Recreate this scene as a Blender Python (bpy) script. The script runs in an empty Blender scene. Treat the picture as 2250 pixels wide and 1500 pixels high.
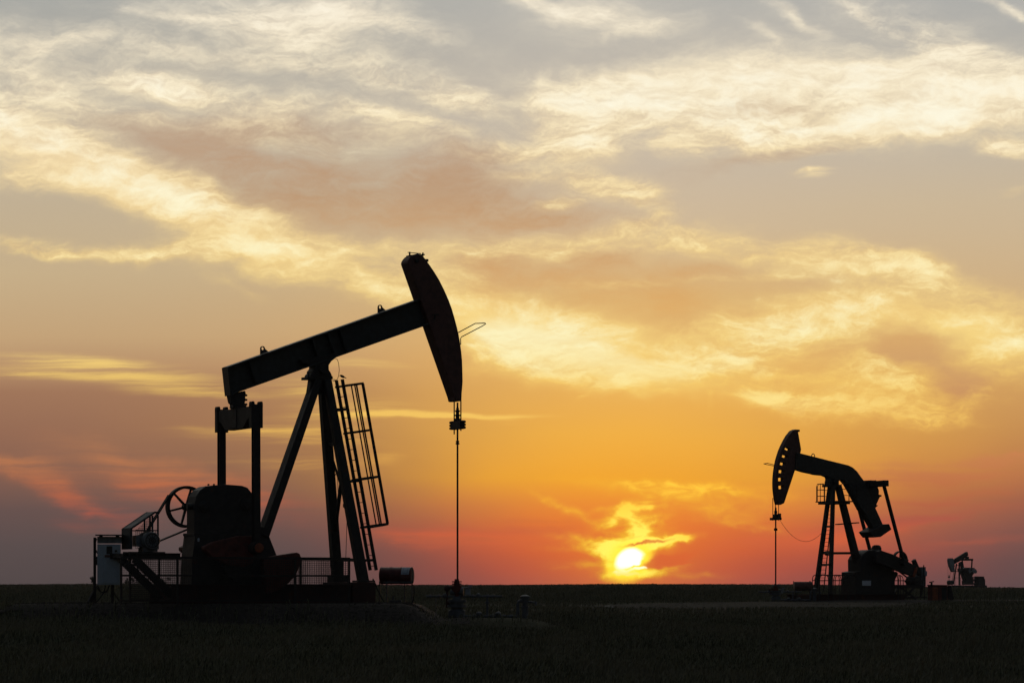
import bpy, bmesh, math, random
import numpy as np
from mathutils import Vector, Matrix

scene = bpy.context.scene
COL = scene.collection
random.seed(7)
R = math.radians

# ------------------------------------------------------------------ camera
FPX = 6500.0            # focal length in pixels of the 2250 px wide photograph (long lens)
HROW = 1290.0           # true level line
CAMZ = 1.7
cam_data = bpy.data.cameras.new("camera")
cam_data.sensor_width = 36.0
cam_data.lens = FPX / 2250.0 * 36.0
cam_data.shift_y = (HROW - 750.0) / 2250.0      # rising front, keeps the verticals upright
cam_data.clip_start = 0.5
cam_data.clip_end = 60000.0
cam = bpy.data.objects.new("camera", cam_data)
COL.objects.link(cam)
cam.location = (0.0, 0.0, CAMZ)
cam.rotation_euler = (R(90), 0.0, 0.0)
scene.camera = cam

scene.cycles.use_adaptive_sampling = True
scene.cycles.adaptive_threshold = 0.02
# ------------------------------------------------------------------ exposure
scene.view_settings.view_transform = 'Standard'
scene.view_settings.look = 'None'
scene.view_settings.exposure = 0.0
scene.view_settings.gamma = 1.0
scene.view_settings.use_curve_mapping = False

# ------------------------------------------------------------------ sun
SUN_DIR = Vector(((1382 - 1125) / FPX, 1.0, (HROW - 1233) / FPX)).normalized()
SUN_EL = math.asin(SUN_DIR.z)
SUN_AZ = math.atan2(SUN_DIR.x, SUN_DIR.y)
sd = bpy.data.lights.new("sun", 'SUN')
sd.energy = 0.15
sd.angle = R(0.53)
sd.color = (1.0, 0.42, 0.14)
sun = bpy.data.objects.new("sun", sd)
COL.objects.link(sun)
sun.rotation_euler = (-SUN_DIR).to_track_quat('-Z', 'Y').to_euler()
sun.location = (0, 0, 50)

# ------------------------------------------------------------------ world
def lin(c):
    out = []
    for v in c:
        v = v / 255.0
        out.append(v / 12.92 if v <= 0.04045 else ((v + 0.055) / 1.055) ** 2.4)
    return tuple(out) + (1.0,)

world = bpy.data.worlds.new("World")
scene.world = world
world.use_nodes = True
world.cycles.sampling_method = 'MANUAL'
world.cycles.sample_map_resolution = 256
WT = world.node_tree
WT.nodes.clear()

class G:
    """small wrapper to write node graphs as expressions"""
    def __init__(s, tree): s.t = tree
    def put(s, sock, v):
        if isinstance(v, bpy.types.NodeSocket): s.t.links.new(v, sock)
        elif v is not None: sock.default_value = v
    def m(s, op, a, b=None, c=None, clamp=False):
        n = s.t.nodes.new('ShaderNodeMath'); n.operation = op; n.use_clamp = clamp
        s.put(n.inputs[0], a); s.put(n.inputs[1], b); s.put(n.inputs[2], c)
        return n.outputs[0]
    def v(s, op, a, b=None, scale=None):
        n = s.t.nodes.new('ShaderNodeVectorMath'); n.operation = op
        s.put(n.inputs[0], a); s.put(n.inputs[1], b)
        if scale is not None: s.put(n.inputs['Scale'], scale)
        return n.outputs['Value'] if op in ('DOT_PRODUCT', 'LENGTH') else n.outputs['Vector']
    def comb(s, x, y, z=0.0):
        n = s.t.nodes.new('ShaderNodeCombineXYZ')
        s.put(n.inputs[0], x); s.put(n.inputs[1], y); s.put(n.inputs[2], z); return n.outputs[0]
    def sep(s, v):
        n = s.t.nodes.new('ShaderNodeSeparateXYZ'); s.put(n.inputs[0], v); return n.outputs
    def mapping(s, v, loc=(0, 0, 0), rot=0.0, sc=(1, 1, 1), kind='POINT'):
        n = s.t.nodes.new('ShaderNodeMapping'); n.vector_type = kind
        s.put(n.inputs['Vector'], v); n.inputs['Location'].default_value = loc
        n.inputs['Rotation'].default_value = (0, 0, rot); n.inputs['Scale'].default_value = sc
        return n.outputs[0]
    def noise(s, v, scale, detail=5.0, rough=0.5, dist=0.0, color=False, lac=2.0):
        n = s.t.nodes.new('ShaderNodeTexNoise')
        s.put(n.inputs['Vector'], v)
        n.inputs['Scale'].default_value = scale; n.inputs['Detail'].default_value = detail
        n.inputs['Roughness'].default_value = rough; n.inputs['Distortion'].default_value = dist
        n.inputs['Lacunarity'].default_value = lac
        return n.outputs['Color'] if color else n.outputs[0]
    def step(s, v, a, b, lo=0.0, hi=1.0):
        n = s.t.nodes.new('ShaderNodeMapRange'); n.interpolation_type = 'SMOOTHSTEP'; n.clamp = True
        s.put(n.inputs['Value'], v)
        n.inputs['From Min'].default_value = a; n.inputs['From Max'].default_value = b
        n.inputs['To Min'].default_value = lo; n.inputs['To Max'].default_value = hi
        return n.outputs['Result']
    def mix(s, f, a, b, blend='MIX'):
        n = s.t.nodes.new('ShaderNodeMix'); n.data_type = 'RGBA'; n.blend_type = blend
        s.put(n.inputs[0], f); s.put(n.inputs[6], a); s.put(n.inputs[7], b)
        return n.outputs[2]
    def ramp(s, f, stops, interp='LINEAR'):
        n = s.t.nodes.new('ShaderNodeValToRGB'); n.color_ramp.interpolation = interp
        el = n.color_ramp.elements
        while len(el) < len(stops): el.new(0.5)
        for e, (p, c) in zip(el, stops): e.position = p
        for e, (p, c) in zip(el, stops): e.position = p; e.color = lin(c)
        s.put(n.inputs[0], f); return n.outputs['Color']
    def strokes(s, p, items):
        """sum of soft elliptical cloud banks: x, y, rx, ry in thousandths, tilt in degrees, weight"""
        px, py, _ = s.sep(p)
        acc, vec = 0.0, p
        for (cx, cy, rx, ry, ang, w) in items:
            # the running sum rides in z, so the banks are worked out one after another
            q = s.mapping(vec, (cx / 1000, cy / 1000, 0), R(ang), (rx / 1000, ry / 1000, 1e5), 'TEXTURE')
            e = s.m('POWER', 0.3679, s.v('DOT_PRODUCT', q, q))
            acc = s.m('MULTIPLY_ADD', e, w, acc)
            vec = s.comb(px, py, acc)
        return acc

g = G(WT)
tc = WT.nodes.new('ShaderNodeTexCoord')
DIR = tc.outputs['Generated']
dx, dy, dz = g.sep(DIR)
ys = g.m('MAXIMUM', dy, 0.05)
# bearing and height above the level line of every sky direction, as tangents
U = g.m('MULTIPLY_ADD', g.m('DIVIDE', dx, ys), FPX / 1000, 1.125)
V = g.m('MULTIPLY_ADD', g.m('DIVIDE', dz, ys), -FPX / 1000, HROW / 1000)
P = g.comb(U, V, 0.0)

# clear air: dusty mauve on the horizon, orange to gold round the sun, pale grey higher up
Vc = g.m('DIVIDE', V, 1.3, clamp=True)
def rows(l): return [(r / 1300.0, c) for r, c in l]
left = g.ramp(Vc, rows([(0, (168, 168, 163)), (250, (188, 179, 164)), (450, (194, 176, 148)), (600, (199, 175, 138)),
    (740, (196, 163, 122)), (800, (184, 145, 108)), (860, (160, 118, 91)), (950, (149, 107, 85)), (1050, (130, 94, 80)), (1120, (104, 83, 79)), (1200, (91, 78, 77)), (1285, (84, 73, 73))]))
right = g.ramp(Vc, rows([(0, (171, 171, 168)), (250, (190, 182, 168)), (450, (203, 182, 150)), (600, (204, 176, 138)),
    (760, (212, 172, 118)), (850, (204, 154, 96)), (950, (190, 134, 84)), (1030, (178, 112, 78)), (1100, (150, 92, 76)), (1170, (120, 84, 78)), (1230, (100, 78, 77)), (1285, (92, 75, 76))]))
side = g.mix(g.step(U, 0.7, 1.9), left, right)
cent = g.ramp(Vc, rows([(0, (182, 179, 172)), (300, (198, 185, 168)), (500, (209, 185, 152)), (650, (222, 182, 120)),
    (800, (231, 177, 98)), (950, (242, 178, 72)), (1050, (244, 170, 52)), (1110, (236, 140, 56)), (1160, (230, 112, 54)), (1210, (220, 92, 54)), (1250, (204, 82, 62)), (1285, (182, 80, 74))]))
warpc = g.noise(g.mapping(P, sc=(1.2, 3.0, 1)), 1.0, 3.0, 0.5)
Uw = g.m('MULTIPLY_ADD', g.m('SUBTRACT', warpc, 0.5), 0.5, U)
du = g.m('DIVIDE', g.m('SUBTRACT', Uw, 1.41), g.step(V, 0.90, 1.28, 0.62, 0.44))
wc = g.m('POWER', 0.3679, g.m('MULTIPLY', du, du))
clear = g.mix(wc, side, cent)

# warped coordinates for the cloud banks
w1 = g.v('SUBTRACT', g.noise(g.mapping(P, sc=(1, 1.7, 1)), 3.0, 3.0, 0.55, color=True), (0.5, 0.5, 0.5))
w2 = g.v('SUBTRACT', g.noise(g.mapping(P, rot=R(-12), sc=(1, 1.6, 1)), 11.0, 4.0, 0.6, color=True), (0.5, 0.5, 0.5))
PW = g.v('ADD', P, g.v('MULTIPLY', w1, (0.16, 0.09, 0.0)))
PW = g.v('ADD', PW, g.v('MULTIPLY', w2, (0.06, 0.035, 0.0)))

BRIGHT = [
 # high left streaks
 (600, 55, 230, 55, 8, .62), (790, 30, 120, 40, 5, .5), (905, 75, 100, 20, 14, .5), (380, 38, 120, 14, 6, .35),
 (250, 95, 260, 38, 6, .42), (50, 110, 130, 40, 5, .45), (80, 172, 120, 22, 12, .5),
 (330, 188, 130, 24, 10, .85), (540, 220, 230, 28, 9, .75), (640, 150, 200, 22, 8, .4), (860, 170, 190, 26, 13, .5), (1000, 205, 110, 32, 14, .62),
 (300, 258, 330, 26, 11, .55), (560, 275, 180, 22, 8, .5), (820, 240, 160, 20, 12, .5), (930, 290, 150, 40, 10, .3),
 # long bright bank sweeping down from the left
 (60, 300, 190, 60, 18, .9), (240, 375, 260, 52, 22, 1.0), (90, 400, 180, 36, 5, .55), (420, 450, 200, 50, 25, .85), (560, 500, 150, 36, 12, .5),
 (540, 552, 300, 26, -3, .9), (700, 560, 160, 40, 4, .5), (300, 568, 90, 9, -2, .5), (70, 545, 110, 22, 8, .75), (120, 566, 90, 9, 2, .5), (720, 615, 200, 36, 14, .75), (950, 610, 120, 30, 6, .4), (540, 640, 60, 20, 20, .35), (880, 650, 140, 46, 12, .95),
 (980, 560, 150, 40, 5, .5),
 # broad glowing bank in the middle
 (1090, 720, 120, 70, 15, 1.05), (1250, 745, 150, 60, 10, 1.05), (1380, 790, 180, 56, 5, 1.0), (1420, 835, 130, 32, 0, .8), (1190, 790, 110, 26, 20, .7),
 (1640, 740, 190, 55, -14, .8), (1780, 690, 170, 46, -10, .8), (1560, 800, 160, 34, 0, .6), (1960, 690, 190, 42, -2, .8), (2120, 690, 190, 60, 18, .85), (2220, 780, 130, 70, 10, .7), (2040, 620, 210, 20, 12, .5),
 (1910, 815, 80, 46, 10, 1.3), (1980, 830, 80, 44, 22, 1.0), (2010, 870, 110, 45, 18, .75), (1690, 872, 60, 22, 5, 1.5), (1770, 878, 70, 24, 4, 1.2), (1850, 880, 110, 30, 2, .9), (1900, 915, 200, 24, 3, .6), (1770, 825, 110, 18, -5, .45), (2140, 860, 60, 30, -20, .4),
 # middle row
 (1200, 545, 140, 34, 0, .62), (1390, 530, 120, 36, -5, .8), (1410, 500, 60, 14, -18, .7), (1490, 530, 60, 24, -15, .7), (1600, 540, 90, 32, 4, 1.1), (1820, 560, 150, 34, 6, .85), (1960, 580, 150, 22, 10, .6), (1350, 620, 120, 14, -2, .42), (1520, 610, 110, 10, -4, .4), (1700, 600, 70, 12, 0, .4),
 # cream bank at upper right
 (1230, 210, 70, 34, 20, .85), (1420, 210, 170, 62, -4, 1.25), (1610, 195, 170, 50, -3, 1.1), (1480, 245, 130, 36, 0, .8), (1800, 175, 210, 62, 4, 1.1), (1950, 230, 200, 50, -6, .8), (1600, 290, 130, 36, 0, .5), (1960, 170, 140, 40, -5, .8), (2030, 95, 150, 40, 28, .75), (1920, 45, 60, 14, 30, .55), (2150, 130, 120, 40, 30, .6),
 (2120, 230, 190, 56, -12, .95), (1680, 310, 150, 40, -6, .95), (1500, 330, 60, 32, -10, .6), (1850, 290, 170, 32, -10, .7), (2020, 280, 110, 26, -12, .6), (2210, 325, 70, 22, 5, .7), (2220, 250, 80, 30, 0, .5),
 (1270, 300, 90, 34, 18, .8), (1180, 330, 130, 22, 2, .72), (1150, 382, 110, 22, 2, .6), (1320, 410, 90, 30, 14, .82), (1400, 440, 50, 22, 20, .6), (1220, 445, 50, 13, -5, .55), (1080, 330, 70, 18, 0, .5),
 (1795, 388, 44, 8, -5, 1.1), (1300, 25, 110, 30, -10, .5), (1170, 15, 60, 16, 0, .5), (1400, 55, 130, 24, -12, .35), (1750, 38, 80, 13, 26, .42), (1690, 75, 60, 12, 30, .25), (2190, 12, 90, 12, 22, .4), (2240, 40, 40, 10, 25, .3), (2230, 430, 40, 14, -10, .3),
]
LOW = [
 (170, 790, 190, 16, 4, .72), (70, 816, 160, 14, 2, .55), (330, 835, 220, 22, 4, .58), (430, 866, 150, 14, 2, .38), (800, 802, 110, 11, 2, .5),
 (1010, 912, 160, 6, 1, 1.3), (790, 905, 150, 26, -2, .6), (560, 945, 170, 20, 0, .6), (700, 965, 150, 18, 2, .45), (850, 1005, 45, 14, -5, .5), (1120, 925, 40, 8, 0, .4), (660, 1020, 190, 22, 4, .4), (690, 850, 90, 30, 0, .45),
]
WISP = [(1285, 868, 22, 7, -20, .6), (1560, 870, 10, 40, 10, .4), (1790, 388, 40, 8, -5, .9)]
DARK = [
 (600, 345, 300, 74, 10, .9), (820, 400, 320, 92, 8, 1.0), (560, 420, 120, 40, 25, .4), (640, 440, 110, 60, 30, .45), (330, 300, 190, 24, 14, .55), (480, 330, 130, 36, 10, .5), (1020, 455, 220, 52, 5, .9), (1190, 480, 170, 28, 3, .85), (1000, 360, 150, 45, -5, .4), (740, 290, 250, 26, 5, .45),
 (1250, 620, 330, 60, 2, .45), (1750, 650, 350, 50, 4, .35), (1180, 605, 150, 44, 8, .7), (1060, 580, 70, 22, 5, .35), (1330, 655, 170, 26, 0, .8), (1480, 670, 110, 26, 0, .6), (1300, 570, 90, 16, 0, .4), (1540, 590, 100, 16, -4, .5), (1700, 620, 130, 18, -4, .4), (1480, 690, 70, 40, 40, .4), (1080, 640, 60, 36, 15, .5),
 (1690, 240, 110, 24, 2, .8), (1560, 260, 80, 26, -5, .35), (1600, 375, 170, 22, -14, .38), (1800, 335, 180, 14, -10, .3), (1530, 410, 80, 12, -20, .25), (2050, 150, 45, 18, 0, .5), (2010, 215, 60, 14, -10, .35),
 (1985, 758, 72, 32, 3, 1.5), (2112, 835, 50, 36, 5, 1.3), (1900, 720, 90, 18, -15, .3), (2060, 790, 40, 18, 30, .5), (1820, 850, 60, 10, 0, .3), (1140, 815, 90, 34, 20, .4),
]
nA = g.noise(g.mapping(PW, rot=R(-10), sc=(2.4, 5.6, 1)), 1.0, 9.0, 0.62)
fw = g.v('ADD', PW, g.v('MULTIPLY', g.v('SUBTRACT', g.noise(P, 26.0, 3.0, 0.5, color=True), (0.5, 0.5, 0.5)), (0.03, 0.018, 0)))
def fine(v): return g.noise(g.mapping(v, loc=(3, 1, 0), rot=R(-20), sc=(8.0, 24.0, 1)), 1.0, 8.0, 0.66)
def tuft(v): return g.noise(g.mapping(v, loc=(7, 2, 0), rot=R(18), sc=(11.0, 19.0, 1)), 1.0, 7.0, 0.66)
nB = fine(fw); nC = tuft(fw)
fo = g.v('ADD', fw, (0.002, 0.007, 0.0))
emb = g.m('ADD', g.m('SUBTRACT', nB, fine(fo)), g.m('SUBTRACT', nC, tuft(fo)))
nn = g.m('ADD', g.m('MULTIPLY', nA, 0.52), g.m('ADD', g.m('MULTIPLY', nB, 0.29), g.m('MULTIPLY', nC, 0.19)))
nn = g.m('SUBTRACT', nn, 0.5)
SB = g.m('MULTIPLY', g.strokes(PW, BRIGHT), 1.1)
SD = g.strokes(PW, DARK)
PL = g.v('ADD', P, g.v('SCALE', g.v('SUBTRACT', PW, P), scale=0.3))
nD = g.m('SUBTRACT', g.noise(g.mapping(PL, loc=(1, 5, 0), rot=R(-2), sc=(2.6, 62.0, 1)), 1.0, 5.0, 0.6), 0.5)
SL = g.strokes(PL, LOW + WISP)
SLf = g.m('MULTIPLY', SL, g.m('MULTIPLY_ADD', nD, 3.2, 0.85))
BL = g.step(SLf, 0.05, 1.05)
SBc = g.m('MULTIPLY', g.m('SUBTRACT', 1.0, g.m('POWER', 0.34, SB)), 1.15)
amp = g.m('MULTIPLY_ADD', SBc, 4.6, 0.9)
veil = g.step(V, 0.66, 0.10, 0.0, 0.20)
fb = g.m('ADD', g.m('MULTIPLY_ADD', SBc, 0.98, veil), g.m('MULTIPLY', nn, amp))
B = g.step(fb, 0.10, 1.15)
fibre = g.step(g.m('ADD', g.m('ADD', g.m('MULTIPLY', nB, 0.5), g.m('MULTIPLY', nC, 0.3)), g.m('MULTIPLY', emb, 0.65)), 0.20, 0.56)
tex = g.step(g.noise(g.mapping(P, loc=(5, 9, 0), rot=R(-15), sc=(1.6, 3.4, 1)), 1.0, 3.0, 0.5), 0.38, 0.62, 0.25, 1.0)
SDm = g.m('MULTIPLY', g.m('SUBTRACT', 1.0, g.m('POWER', 0.38, SD)), 1.2)
fd = g.m('MULTIPLY', SDm, g.m('MULTIPLY_ADD', g.m('SUBTRACT', nA, 0.5), -3.2, g.m('MULTIPLY_ADD', nn, -1.6, 0.95)))
D = g.step(fd, 0.04, 1.2)
brightc = g.ramp(Vc, rows([(0, (248, 236, 212)), (200, (254, 238, 202)), (400, (253, 226, 168)), (560, (253, 222, 148)),
    (740, (253, 222, 136)), (830, (253, 212, 112)), (920, (252, 204, 100)), (1050, (245, 180, 80)), (1150, (240, 120, 70))]))
darkc = g.ramp(Vc, rows([(0, (190, 176, 160)), (250, (190, 162, 136)), (420, (188, 148, 112)), (560, (208, 160, 108)),
    (680, (224, 172, 104)), (800, (206, 158, 108)), (900, (200, 140, 95)), (1100, (160, 90, 70))]))
shaded = g.mix(0.42, brightc, darkc)
corec = g.ramp(Vc, rows([(0, (255, 246, 226)), (300, (255, 250, 226)), (560, (255, 246, 200)), (740, (255, 250, 205)), (860, (255, 232, 150)), (950, (255, 215, 120))]))
core = g.step(g.m('MULTIPLY_ADD', nn, 4.4, SBc), 0.62, 1.42)
GLOW = [(60, 330, 200, 70, 14, .55), (260, 395, 260, 50, 20, .75), (450, 470, 190, 50, 25, .6), (600, 555, 220, 40, 0, .5), (330, 205, 160, 26, 8, .4), (820, 640, 200, 44, 14, .5),
 (1110, 725, 130, 62, 12, 1.4), (1290, 770, 200, 66, 8, 1.25), (1430, 822, 140, 36, 2, 1.0), (2060, 700, 160, 40, 8, .5), (1660, 735, 200, 54, -12, .6), (1980, 690, 230, 50, 2, .5), (2180, 760, 130, 60, 12, .5), (1930, 860, 170, 46, 16, .5), (1600, 850, 300, 40, -4, .35),
 (1440, 215, 190, 54, -4, .7), (1700, 180, 200, 50, 0, .6), (1950, 190, 190, 60, 6, .55), (2140, 250, 150, 50, -10, .5), (1700, 310, 170, 34, -6, .5), (1290, 330, 120, 50, 10, .35), (1600, 545, 100, 30, 4, .4), (1860, 575, 190, 34, 6, .4), (1350, 545, 200, 34, 0, .3)]
SG = g.strokes(PW, GLOW)
SGf = g.m('MULTIPLY', SG, g.m('MULTIPLY_ADD', nA, 2.0, 0.0))
hot = g.step(SGf, 0.85, 1.75, 0.0, 0.8)
GL = g.step(SGf, 0.0, 1.15)
soft = g.mix(GL, clear, g.mix(0.18, brightc, darkc))
fibre = g.m('MULTIPLY_ADD', g.m('SUBTRACT', fibre, 0.7), tex, 0.7)
colr = g.mix(B, soft, g.mix(fibre, shaded, brightc))
colr = g.mix(g.m('MAXIMUM', g.m('MULTIPLY', core, 0.92), g.m('MULTIPLY', hot, g.m('MULTIPLY_ADD', fibre, 0.5, 0.5))), colr, corec)
colr = g.mix(g.m('MULTIPLY', BL, 0.8), colr, brightc)
colr = g.mix(g.m('MULTIPLY', D, g.m('MULTIPLY_ADD', fibre, -0.25, 0.92)), colr, darkc)

# red wisps in the dusk band on both sides
RED = [(110, 1062, 180, 28, 18, .34), (190, 1098, 140, 24, 16, .34), (330, 1028, 210, 36, 12, .42), (225, 1118, 46, 8, -20, .22), (60, 1022, 140, 20, 6, .3), (450, 1065, 170, 42, 6, .42), (170, 1145, 90, 18, 8, .25), (560, 1110, 160, 30, 4, .3),
       (2130, 1040, 200, 22, -9, .55), (1960, 1045, 160, 18, -6, .4), (2060, 1095, 230, 18, -12, .5), (2050, 1135, 240, 16, -12, .4), (1880, 1165, 200, 20, -8, .45), (2200, 1015, 100, 10, -6, .35), (2150, 1190, 160, 12, -6, .3), (1150, 1172, 200, 30, 0, .5), (940, 1185, 180, 30, 0, .35), (1640, 1190, 160, 22, -3, .4)]
SRs = g.strokes(PW, RED)
SR = g.m('MULTIPLY', SRs, g.m('ADD', g.m('MULTIPLY', nD, 2.2), g.m('MULTIPLY_ADD', nn, 2.6, 1.0)))
RB = g.step(SR, 0.0, 0.9, 0.0, 0.8)
redc = g.ramp(Vc, rows([(900, (222, 150, 92)), (1020, (200, 126, 80)), (1080, (190, 104, 70)), (1140, (176, 88, 72)), (1180, (214, 98, 62)), (1240, (190, 84, 68))]))
colr = g.mix(RB, colr, redc)

# glow and lit cloud shreds round the sun
ps = g.mapping(P, (1.385, 1.230, 0), 0.0, (1, 1, 1), 'TEXTURE')
rs = g.v('LENGTH', g.v('MULTIPLY', ps, (1.0, 1.35, 0.0)))
glow = g.m('POWER', 0.3679, g.m('DIVIDE', rs, 0.13))
SUNC = [(1235, 1112, 74, 12, 27, .7), (1480, 1075, 190, 16, 3, .5), (1420, 1058, 240, 10, 2, .35), (1600, 1090, 170, 28, 6, .4), (1560, 1120, 130, 18, 12, .4), (1640, 1155, 90, 9, 10, .3),
        (1372, 1126, 52, 13, -24, .95), (1408, 1113, 38, 9, -10, .7), (1360, 1110, 50, 7, -14, .5), (1386, 1146, 32, 12, 28, .6), (1404, 1166, 26, 26, -14, .72), (1384, 1184, 46, 15, -16, .75), (1338, 1152, 16, 12, -40, .35), (1443, 1142, 28, 12, -15, .5), (1400, 1155, 95, 60, 0, .36),
        (1474, 1186, 50, 8, -8, 1.2), (1440, 1196, 66, 11, -15, 1.0), (1368, 1203, 46, 13, 0, 1.2), (1344, 1226, 20, 34, 0, 1.1), (1320, 1200, 60, 12, 8, .5), (1280, 1185, 90, 12, 10, .4), (1260, 1207, 80, 9, 4, .35), (1445, 1252, 60, 10, -8, .6), (1385, 1262, 54, 9, 0, .9), (1300, 1238, 90, 12, -3, .4), (1520, 1264, 80, 9, 0, .3)]
nS = g.m('SUBTRACT', g.noise(g.mapping(P, rot=R(-15), sc=(16.0, 38.0, 1)), 1.0, 6.0, 0.6, 0.6), 0.5)
wS = g.v('MULTIPLY', g.v('SUBTRACT', g.noise(P, 24.0, 4.0, 0.55, color=True), (0.5, 0.5, 0.5)), (0.05, 0.028, 0.0))
PS = g.v('ADD', P, wS)
SS = g.strokes(PS, SUNC)
fs = g.m('MULTIPLY', SS, g.m('MULTIPLY_ADD', nS, 2.6, 1.0))
SW = g.step(fs, 0.02, 1.0)
SW2 = g.step(fs, 0.55, 1.35)
colr = g.mix(g.m('MULTIPLY', glow, 0.75), colr, lin((255, 150, 40)))
colr = g.mix(g.m('MULTIPLY', SW, 0.9), colr, g.mix(g.step(rs, 0.02, 0.18), lin((252, 204, 44)), lin((248, 178, 54))))
colr = g.mix(SW2, colr, g.mix(g.step(rs, 0.02, 0.2), (1.25, 1.02, 0.14, 1.0), (1.15, 0.68, 0.06, 1.0)))
SDK = [(1476, 1226, 60, 14, -12, 1.2), (1440, 1240, 26, 8, -10, .8), (1420, 1193, 58, 4, -9, 1.0), (1500, 1236, 26, 3, 0, .7), (1330, 1178, 60, 6, 5, .5), (1410, 1178, 20, 5, -10, .4)]
fk = g.m('MULTIPLY_ADD', nS, -0.6, g.strokes(PS, SDK))
KD = g.step(fk, 0.2, 0.95)
# the disc itself, cut by bands of cloud
pd = g.mapping(P, (1.3835, 1.2310, 0), R(-28), (0.0345, 0.0270, 1), 'TEXTURE')
disc = g.step(g.v('LENGTH', g.v('ADD', pd, g.v('SCALE', wS, scale=6.0))), 1.16, 0.70)
halo = g.step(g.v('LENGTH', g.v('ADD', pd, g.v('SCALE', wS, scale=16.0))), 2.1, 0.85)
cut = g.step(g.m('MULTIPLY_ADD', nS, 0.6, g.strokes(PS, [(1420, 1231, 22, 15, -18, 1.3), (1408, 1244, 30, 4, -4, 1.2), (1402, 1256, 24, 4, 5, 1.0), (1362, 1257, 14, 2, 0, .6), (1380, 1249, 30, 2, -3, .45)])), 0.2, 0.95)
colr = g.mix(halo, colr, (1.3, 0.94, 0.05, 1.0))
colr = g.mix(g.m('MULTIPLY', KD, 0.85), colr, lin((226, 104, 52)))
limb = g.step(g.m('MULTIPLY_ADD', nS, 0.8, g.strokes(PS, [(1402, 1248, 24, 5, -4, 1.1), (1368, 1256, 20, 5, 0, 1.0), (1385, 1262, 34, 4, 0, .8)])), 0.35, 1.0)
sunv = g.m('MAXIMUM', g.m('MULTIPLY', disc, g.m('SUBTRACT', 1.0, cut)), g.m('MULTIPLY', limb, 0.8))
colr = g.mix(sunv, colr, g.mix(g.step(V, 1.236, 1.264), (1.7, 1.6, 1.25, 1.0), (1.15, 0.92, 0.22, 1.0)))

# the rest of the dome: a physical low-sun sky
sky = WT.nodes.new('ShaderNodeTexSky')
sky.sky_type = 'NISHITA'
sky.sun_disc = False
sky.sun_elevation = SUN_EL
sky.sun_rotation = SUN_AZ
sky.air_density = 1.2
sky.dust_density = 1.5
sky.ozone_density = 2.0
bg_sky = WT.nodes.new('ShaderNodeBackground')
WT.links.new(sky.outputs[0], bg_sky.inputs['Color'])
bg_sky.inputs['Strength'].default_value = 0.15
bg_cloud = WT.nodes.new('ShaderNodeBackground')
WT.links.new(colr, bg_cloud.inputs['Color'])
WT.links.new(g.step(g.m('ABSOLUTE', dx), 0.19, 0.75, 1.0, 0.30), bg_cloud.inputs['Strength'])   # dimmer away from the sun
front = g.step(dy, -0.35, 0.90)
mixsh = WT.nodes.new('ShaderNodeMixShader')
WT.links.new(front, mixsh.inputs[0])
WT.links.new(bg_sky.outputs[0], mixsh.inputs[1])
WT.links.new(bg_cloud.outputs[0], mixsh.inputs[2])
wout = WT.nodes.new('ShaderNodeOutputWorld')
WT.links.new(mixsh.outputs[0], wout.inputs['Surface'])

# ------------------------------------------------------------------ materials
MATS = {}
def mat(name, base, rough=0.6, metal=0.0, vary=0.25, scale=6.0, rust=0.0, bump=0.0, spec=0.4):
    """painted or bare surface: base colour with mottled wear, optional rust patches"""
    if name in MATS: return MATS[name]
    m = bpy.data.materials.new(name); m.use_nodes = True
    t = m.node_tree; h = G(t); b = t.nodes['Principled BSDF']
    c = t.nodes.new('ShaderNodeTexCoord').outputs['Object']
    n = h.noise(c, scale, 6.0, 0.6)
    lo = tuple(v * (1 - vary) for v in base) + (1,); hi = tuple(min(1, v * (1 + vary)) for v in base) + (1,)
    col = h.mix(h.step(n, 0.35, 0.65), lo, hi)
    if rust > 0:
        r = h.noise(c, scale * 0.5, 8.0, 0.7)
        col = h.mix(h.step(r, 0.62 - rust * 0.2, 0.72 - rust * 0.1), col, (0.10, 0.035, 0.015, 1))
    t.links.new(col, b.inputs['Base Color'])
    b.inputs['Metallic'].default_value = metal
    b.inputs['Specular IOR Level'].default_value = spec
    t.links.new(h.step(n, 0.3, 0.7, rough - 0.08, rough + 0.1), b.inputs['Roughness'])
    if bump:
        bn = t.nodes.new('ShaderNodeBump'); bn.inputs['Strength'].default_value = bump
        bn.inputs['Distance'].default_value = 0.03
        t.links.new(h.noise(c, scale * 8, 6.0, 0.65), bn.inputs['Height'])
        t.links.new(bn.outputs[0], b.inputs['Normal'])
    MATS[name] = m
    return m

M_BEAM = mat("dark_green_paint", (0.040, 0.044, 0.044), 0.42, 0.0, rust=0.1)
M_STEEL = mat("black_painted_steel", (0.036, 0.030, 0.027), 0.6, rust=0.15)
M_HEAD = mat("oxide_red_paint", (0.135, 0.060, 0.048), 0.6, rust=0.1)
M_RED = mat("counterweight_red", (0.125, 0.034, 0.024), 0.6, rust=0.1)
M_SKID = mat("skid_red_brown", (0.060, 0.025, 0.020), 0.7, rust=0.3)
M_GEAR = mat("gearbox_paint", (0.040, 0.035, 0.033), 0.55, rust=0.15)
M_GUARD = mat("slate_grey_paint", (0.055, 0.058, 0.065), 0.6)
M_GALV = mat("galvanised_steel", (0.075, 0.078, 0.082), 0.65, 0.0)
M_CAB = mat("pale_grey_enamel", (0.42, 0.47, 0.52), 0.4, vary=0.06)
M_MOTOR = mat("grey_motor_paint", (0.16, 0.17, 0.18), 0.5)
M_DRUM = mat("maroon_drum_paint", (0.10, 0.020, 0.018), 0.5, rust=0.12)
M_WHITE = mat("white_paint", (0.70, 0.72, 0.76), 0.5, vary=0.08)
M_PIPE = mat("silver_pipe_paint", (0.10, 0.105, 0.115), 0.6)
M_BELT = mat("black_rubber", (0.012, 0.012, 0.012), 0.7)
M_WIRE = mat("dull_wire", (0.03, 0.028, 0.027), 0.5)
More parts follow.
